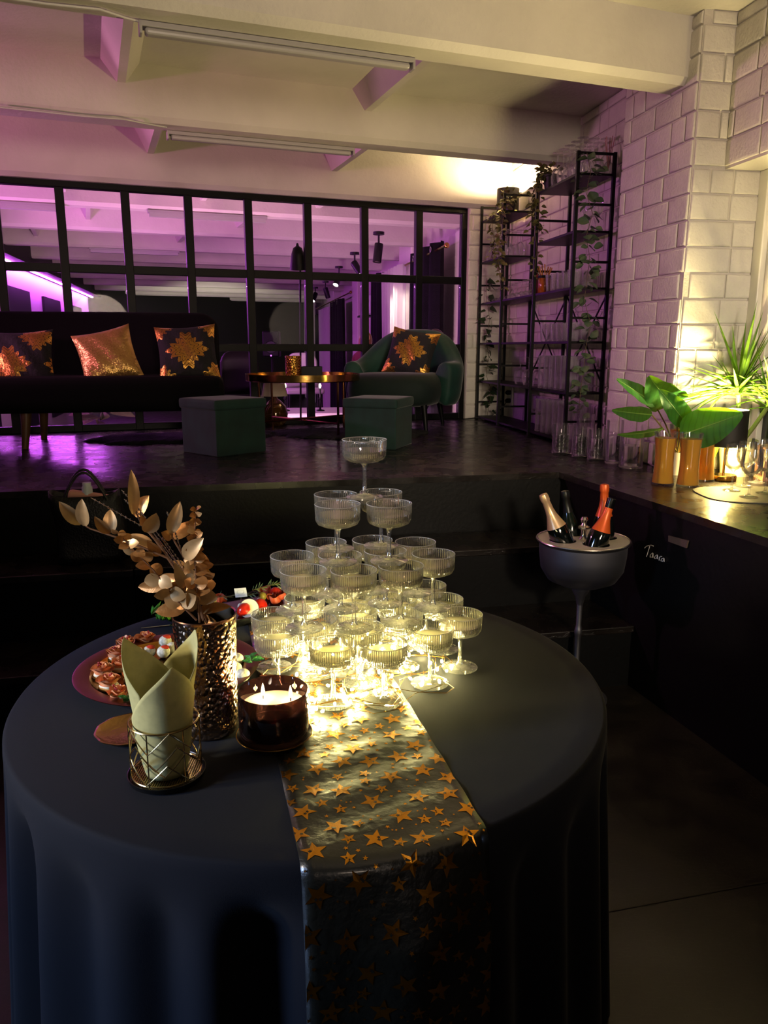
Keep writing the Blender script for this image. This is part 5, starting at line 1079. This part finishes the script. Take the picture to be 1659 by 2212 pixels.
wl = struct(MB().prism([LW(-.1, 0, 0).xy, LW(11.8, 0, 0).xy, LW(11.8, -.3, 0).xy, LW(-.1, -.3, 0).xy], 0, ZC).obj('wall_far_left', mat('far_left_plaster', 'b9a9b4', .7), smooth=False), 'pale wall lit purple by the light strip')
MB().prism([LW(-.1, .001, 0).xy, LW(11.8, .001, 0).xy, LW(11.8, .30, 0).xy, LW(-.1, .30, 0).xy], 2.60, ZC).obj('bulkhead', black_paint, wl, smooth=False)
led = MB().prism([LW(0, .10, 0).xy, LW(11.5, .10, 0).xy, LW(11.5, .13, 0).xy, LW(0, .13, 0).xy], 2.585, 2.598).obj('led_strip', emis('purple_led', (.74, .12, 1.0), 200), smooth=False)
tag(led, 'purple light strip under the dark bulkhead of the far wall', 'light strip')
def kx(px): return (onpl(px, 660, Q0, ln) - Q0).dot(ld)
for x0, x1 in ((172, 150), (126, 91), (61, 10), (-30, -90)):
    k0, k1 = kx(x0), kx(x1)
    MB().prism([LW(k0, .002, 0).xy, LW(k1, .002, 0).xy, LW(k1, .04, 0).xy, LW(k0, .04, 0).xy], .3, 2.30).obj('dark_opening', black_paint, wl, smooth=False)
# --- lamps of that room, then two added fill lights
spot_body = mat('black_spot_enamel', '0b0b0c', .35)
lens_on = emis('spot_lens_on', (1, .93, .82), 30); lens_off = mat('spot_lens_off', '7d7472', .3)
names = ['nearest', 'second', 'third', 'fourth', 'farthest']
for i, ((px, py), aimv, on, sc_) in enumerate((((818, 501), (-.12, -.1, -1), 0, 1), ((766, 545), (.5, -.35, -.8), 1, 1), ((732, 575), (-.28, -.5, -.8), 1, 1), ((703, 607), (.25, .2, -.9), 0, .9), ((681, 620), (-.28, -.5, -.8), 1, .9))):
    q = onz(px, py, ZB); t = thing('ceiling_spotlight', f'black ceiling spotlight, {names[i]} of the row behind the glass' + (', lit' if on else ', dark'), 'spotlight', q, 0, 'spotlights behind the glass')
    MB().lathe([(.062, 0), (.062, -.03)], 16).obj('mount', spot_body, t)
    MB().lathe([(.011, -.02), (.011, -.14)], 8).obj('stem', spot_body, t)
    av = V(aimv).normalized(); c0_ = V((0, 0, -.15)) - av * .03
    Mx = dirmat(c0_, av)
    b = MB().lathe([(.0, 0), (.045, 0), (.048, .01), (.048, .2), (.043, .2), (.043, .185), (0, .185)], 16, cap=False)
    b.v = [tuple(Mx @ V((p[2], p[0], p[1]))) for p in b.v]; hd_ = b.obj('head', spot_body, t)
    b = MB().lathe([(0, .188), (.041, .188)], 14, cap=False); b.v = [tuple(Mx @ V((p[2], p[0], p[1]))) for p in b.v]; b.obj('lens', lens_on if on else lens_off, hd_)
    if on: light('spot_beam', 'SPOT', q + c0_ + av * .24, 80, (1, .86, .7), .03, q + av * 3, R(75))
light('wall_washer', 'SPOT', (-3.0, 14.5, 1.3), 420, (1, .95, .72), .05, (-4.6, 20.6, 1.75), R(75)).data.spot_blend = 1.0
light('far_room_pink_fill', 'AREA', (-1.2, 6.7, .3), 80, (1.0, .52, .74), .5, (-1.9, 10, 3.0))  # added fill without a fixture, lights the beam fronts pink from low down
light('far_room_purple_fill', 'AREA', (-4.6, 5.5, .3), 140, (.90, .20, 1.0), .5, (-5, 9.2, 3.0))  # unseen purple fill, added to brighten the ceiling beyond the light strip's reach
# battens in that room
for k, px in ((1, ((480, 475), (722, 495))), (3, ((-40, 440), (175, 458)))):
    pass
def far_batten(nd, sa, sb, label):
    c = GP((sa + sb) / 2, nd, ZB - .002); t = thing('strip_light', label, 'light', c, pi / 2 - R(69.5), 'battens behind the glass'); L = sb - sa
    MB().box((0, 0, -.012), (L, .062, .024)).obj('housing', batten_m, t, smooth=False); MB().box((0, 0, -.04), (L - .03, .05, .032)).obj('diffuser', diff_m, t, smooth=False)
for k in (1, 3, 5):
    nd = .10 - SP * k - .05
    for j, s in enumerate((-1.7, -3.5) if k == 1 else (-1.7,)): far_batten(nd, s - k * .25 - .55, s - k * .25 + .55, f'white batten on the {ORD[k-1]} beam behind the glass, {ORD[j]} from the curtains')
# --- curtains along the side wall
blackcloth = mat('black_curtain_cloth', '060607', .85, spec=.2)
def sheer():
    N = NT('white_sheer_voile'); t = N.n('ShaderNodeBsdfTransparent'); dd = N.n('ShaderNodeBsdfDiffuse'); tr = N.n('ShaderNodeBsdfTranslucent')
    dd.inputs[0].default_value = tr.inputs[0].default_value = (.8, .76, .74, 1)
    a = N.n('ShaderNodeMixShader'); a.inputs[0].default_value = .5; N.l(dd.outputs[0], a.inputs[1]); N.l(tr.outputs[0], a.inputs[2])
    b = N.n('ShaderNodeMixShader'); b.inputs[0].default_value = .82; N.l(t.outputs[0], b.inputs[1]); N.l(a.outputs[0], b.inputs[2]); N.l(b.outputs[0], N.out.inputs[0]); return N.m
voile = sheer()
def curtain(name, t0, t1, z1, mm, mt, label, spread=.0, waves=5, amp=.05, rings=0):
    b = MB()
    def fn(u, v):
        tt = t0 + (t1 - t0) * u + spread * (u - .5) * (1 - v) + (1 - v) * spread * .3
        return WP(tt, mm + amp * sin(u * waves * 2 * pi) * (1 + .3 * (1 - v)), .02 + (z1 - .02) * v)
    b.grid(fn, waves * 8 + 1, 8); th = thing(name, label, 'curtain')
    fb_ = b.obj('fabric', mt, th, angle=180)
    for k in range(rings):
        p = WP(t0 + (t1 - t0) * (k + .5) / rings, mm - amp * .2, z1 - .07)
        rr = MB(); rr.grid(lambda u, v: p + m * ((-.045) + .004 * cos(v * 2 * pi)) + (w * cos(u * 2 * pi) + V((0, 0, 1)) * sin(u * 2 * pi)) * (.028 + .007 * sin(v * 2 * pi)), 14, 6, True, True)
        rr.obj('eyelet', chrome, fb_)
    return th
curtain('curtain', 3.45, 4.75, 2.58, .10, blackcloth, 'black eyelet curtain seen just above the green armchair', .1, 4, .06, 3)
curtain('curtain', 6.35, 7.0, 2.52, .0, blackcloth, 'narrow black curtain beside the white voile behind the glass', .05, 3, .06)
curtain('voile_curtain', 5.0, 6.3, 2.5, .02, voile, 'white voile curtain gathered left of the armchair curtain'.replace('left of', 'next to'), -.3, 6, .05)
curtain('curtain', 10.7, 12.4, 2.42, .0, blackcloth, 'black curtain with shiny eyelet farther back behind the glass', .1, 4, .06, 2)
curtain('voile_curtain', 12.6, 14.4, 2.35, -.05, voile, 'white voile curtain farther back between two black curtains', -.3, 6, .06)
curtain('curtain', 15.0, 15.8, 2.3, .0, blackcloth, 'farthest narrow black curtain behind the glass', .0, 3, .06)
curtain('voile_curtain', 15.9, 18.3, 2.75, -.08, voile, 'farthest tall white voile curtain beside the dark wall', 0, 8, .06)
for t0, t1 in ((3.2, 7.2), (10.2, 16)):
    b = MB().tube([WP(t0, .1, 2.5), WP(t1, .0, 2.46)], .014, 8); b.ball(WP(t0, .1, 2.5), .03, 10, 6)
    tag(b.obj('curtain_rod', brass), 'brass curtain rod carrying the ' + ('near' if t0 < 5 else 'far') + ' curtains behind the glass', 'curtain rod')
ac = thing('air_conditioner', 'white wall unit on the purple wall behind the glass', 'air conditioner', WP(8.2, .165, 2.15), atan2(w.y, w.x))
MB().box((0, 0, 0), (.8, .24, .32)).obj('casing', mat('white_plastic', 'cfcad0', .4), ac, smooth=False, bevel=.04); MB().box((0, .1, -.17), (.6, .2, .03)).obj('flap', spot_body, ac, smooth=False)
# --- speaker on its stand
sp = aty(589, 806, 12.5); sx_ = sp.x; zc = aty(589, 743, 12.5).z
t = thing('speaker_stand', 'black tripod stand under the loudspeaker by the dark wall', 'stand', (sx_, 12.5, 0))
MB().tube([(0, 0, .1), (0, 0, zc - .2)], .018, 8).obj('pole', black_metal, t)
for k in range(3): MB().tube([(0, 0, .55), (.42 * cos(k * 2.1), .42 * sin(k * 2.1), .015)], .012, 6).obj('leg', black_metal, t)
t = thing('loudspeaker', 'black loudspeaker on a stand in front of the dark wall', 'speaker', (sx_, 12.5, zc - .2))
MB().box((0, 0, .2), (.26, .24, .4)).obj('cabinet', black_metal, t, smooth=False, bevel=.02); MB().lathe([(0, 0), (.09, 0), (.1, .012)], 18, cap=False).obj('cone', mat('speaker_cone', '1a1a1e', .5), t, (0, -.122, .15), (pi / 2, 0, 0))
MB().ball((0, -.123, .02), .012, 8, 5).obj('power_light', emis('violet_indicator', (.6, .1, 1), 4), t)
# --- people standing behind the glass
def person(name, label, px, pytop, Y, hair, shirt, skin='b98468', htall=1.66, rz=0., hairlen=.0):
    q = aty(px, pytop, Y); t = thing(name, label, 'person', (q.x, Y, 0), rz); k = q.z / 1.70
    pts = [(0, 0, .95), (0, 0, 1.12), (0, 0, 1.32), (0, .01, 1.42), (0, .005, 1.50), (.17, 0, 1.38), (.23, -.02, 1.12), (.22, -.12, .9), (-.17, 0, 1.38), (-.23, -.02, 1.12), (-.22, -.12, .9), (.1, 0, .88), (.11, -.01, .48), (.1, .02, .08), (.1, -.12, .035), (-.1, 0, .88), (-.11, -.01, .48), (-.1, .02, .08), (-.1, -.12, .035), (0, 0, 1.56), (0, -.01, 1.64)]
    eds = [(0, 1), (1, 2), (2, 3), (3, 4), (3, 5), (5, 6), (6, 7), (3, 8), (8, 9), (9, 10), (0, 11), (11, 12), (12, 13), (13, 14), (0, 15), (15, 16), (16, 17), (17, 18), (4, 19), (19, 20)]
    rad = [(.16, .11), (.145, .1), (.17, .11), (.11, .08), (.055, .055), (.07, .07), (.047, .047), (.035, .035), (.07, .07), (.047, .047), (.035, .035), (.09, .09), (.06, .06), (.04, .04), (.03, .03), (.09, .09), (.06, .06), (.04, .04), (.03, .03), (.075, .09), (.07, .08)]
    me = bpy.data.meshes.new('body'); me.from_pydata([tuple(c * k for c in p) for p in pts], eds, []); o = bpy.data.objects.new('body', me); COL.objects.link(o); o.parent = t
    sk = o.modifiers.new('skin', 'SKIN'); me.skin_vertices or None
    for v_, r_ in zip(me.skin_vertices[0].data, rad): v_.radius = (r_[0] * k, r_[1] * k)
    me.skin_vertices[0].data[0].use_root = True; subsurf(o, 2); me.materials.append(mat('cloth_' + shirt, shirt, .8))
    hd = MB().ball((0, 0, 1.595 * k), .1 * k, 16, 12, (.8, .95, 1.12)); hd.ball((0, -.098 * k, 1.59 * k), .016 * k, 8, 6, (.8, 1, 1.4)); hd.obj('head', mat('skin_' + skin, skin, .55), t)
    hr = MB(); hr.grid(lambda u, v: ((.086 + .004) * k * sin(v * pi * .62) * cos(u * 2 * pi), .012 * k + .1 * k * sin(v * pi * .62) * sin(u * 2 * pi) * 1.02, 1.60 * k + .118 * k * cos(v * pi * .62) - (hairlen * k * v if sin(u * 2 * pi) > -.1 else 0)), 18, 8, True)
    hr.obj('hair', mat('hair_' + hair, hair, .5), t); return t
person('person', 'auburn-haired person seen over the armchair, nearer the lamp pole', 790, 718, 10, '6b3a22', '5a1626', rz=2.4, hairlen=.1)
person('person', 'short-haired person half hidden behind the armchair back', 938, 714, 7.7, '3a2418', '2a2430', rz=-1.57)
def dchair(label, px, py, Y, mt, rz):
    q = aty(px, py, Y); t = thing('dining_chair', label, 'chair', (q.x, Y, 0), rz); k = q.z
    b = MB(); b.grid(lambda u, v: (.24 * sin((u - .5) * 2.2) * (1 - .12 * v), .2 + .06 * cos((u - .5) * 2.2) - .05 * v, k - .42 + .42 * (1 - (abs(u - .5) * 2) ** 4 * .25) * v), 17, 6); o = b.obj('backrest', mt, t, angle=180); so = o.modifiers.new('solid', 'SOLIDIFY'); so.thickness = .04
    MB().box((0, 0, k - .46), (.46, .44, .06)).obj('seat', mt, t, bevel=.02)
    for x in (-.19, .19):
        for y in (-.18, .18): MB().tube([(x, y, k - .48), (x * 1.08, y * 1.1, 0)], [.018, .012], 8).obj('leg', black_metal, t)
dchair('dark brown round-backed chair behind the end of the sofa', 508, 758, 7.6, mat('brown_leather', '070403', .6, spec=.2), 0)
dchair('white covered chair behind the hammered gold cylinder', 655, 762, 9.6, mat('white_cover', 'c8c2c4', .8), .2)
# --- dining table with candles and glasses
tc = aty(690, 886, 8.7); t = thing('dining_table', 'dining table with pink-lit white cloth behind the glass', 'table', (tc.x, 8.7, 0), R(10))
MB().box((0, 0, tc.z - .015), (1.5, .8, .03)).obj('table_top', mat('white_linen', 'c9c0c4', .8), t, smooth=False, bevel=.008)
MB().box((0, -.402, tc.z - .14), (1.5, .012, .25)).obj('cloth_drop', mat('white_linen', 'c9c0c4'), t, smooth=False)
for a in (-.65, .65):
    for b_ in (-.33, .33): MB().tube([(a, b_, 0), (a, b_, tc.z - .03)], .025, 8).obj('leg', black_metal, t)
flame_m = emis('candle_flame', (1, .72, .38), 38)
for px, who in ((692, 'nearer the armchair'), (617, 'nearer the sofa')):
    q = aty(px, 886, 8.6); t = thing('candlestick', 'black candlestick with burning candle on the dining table, ' + who, 'candlestick', (q.x, 8.6, tc.z))
    MB().lathe([(.05, 0), (.045, .01), (.012, .02), (.01, .12), (.02, .13), (.018, .15)], 14).obj('holder', black_metal, t)
    MB().lathe([(.012, .14), (.011, .25)], 10).obj('candle', mat('black_wax', '0d0d0f', .4), t)
    MB().ball((0, 0, .275), .017, 10, 8, (.8, .8, 1.5)).obj('flame', flame_m, t)
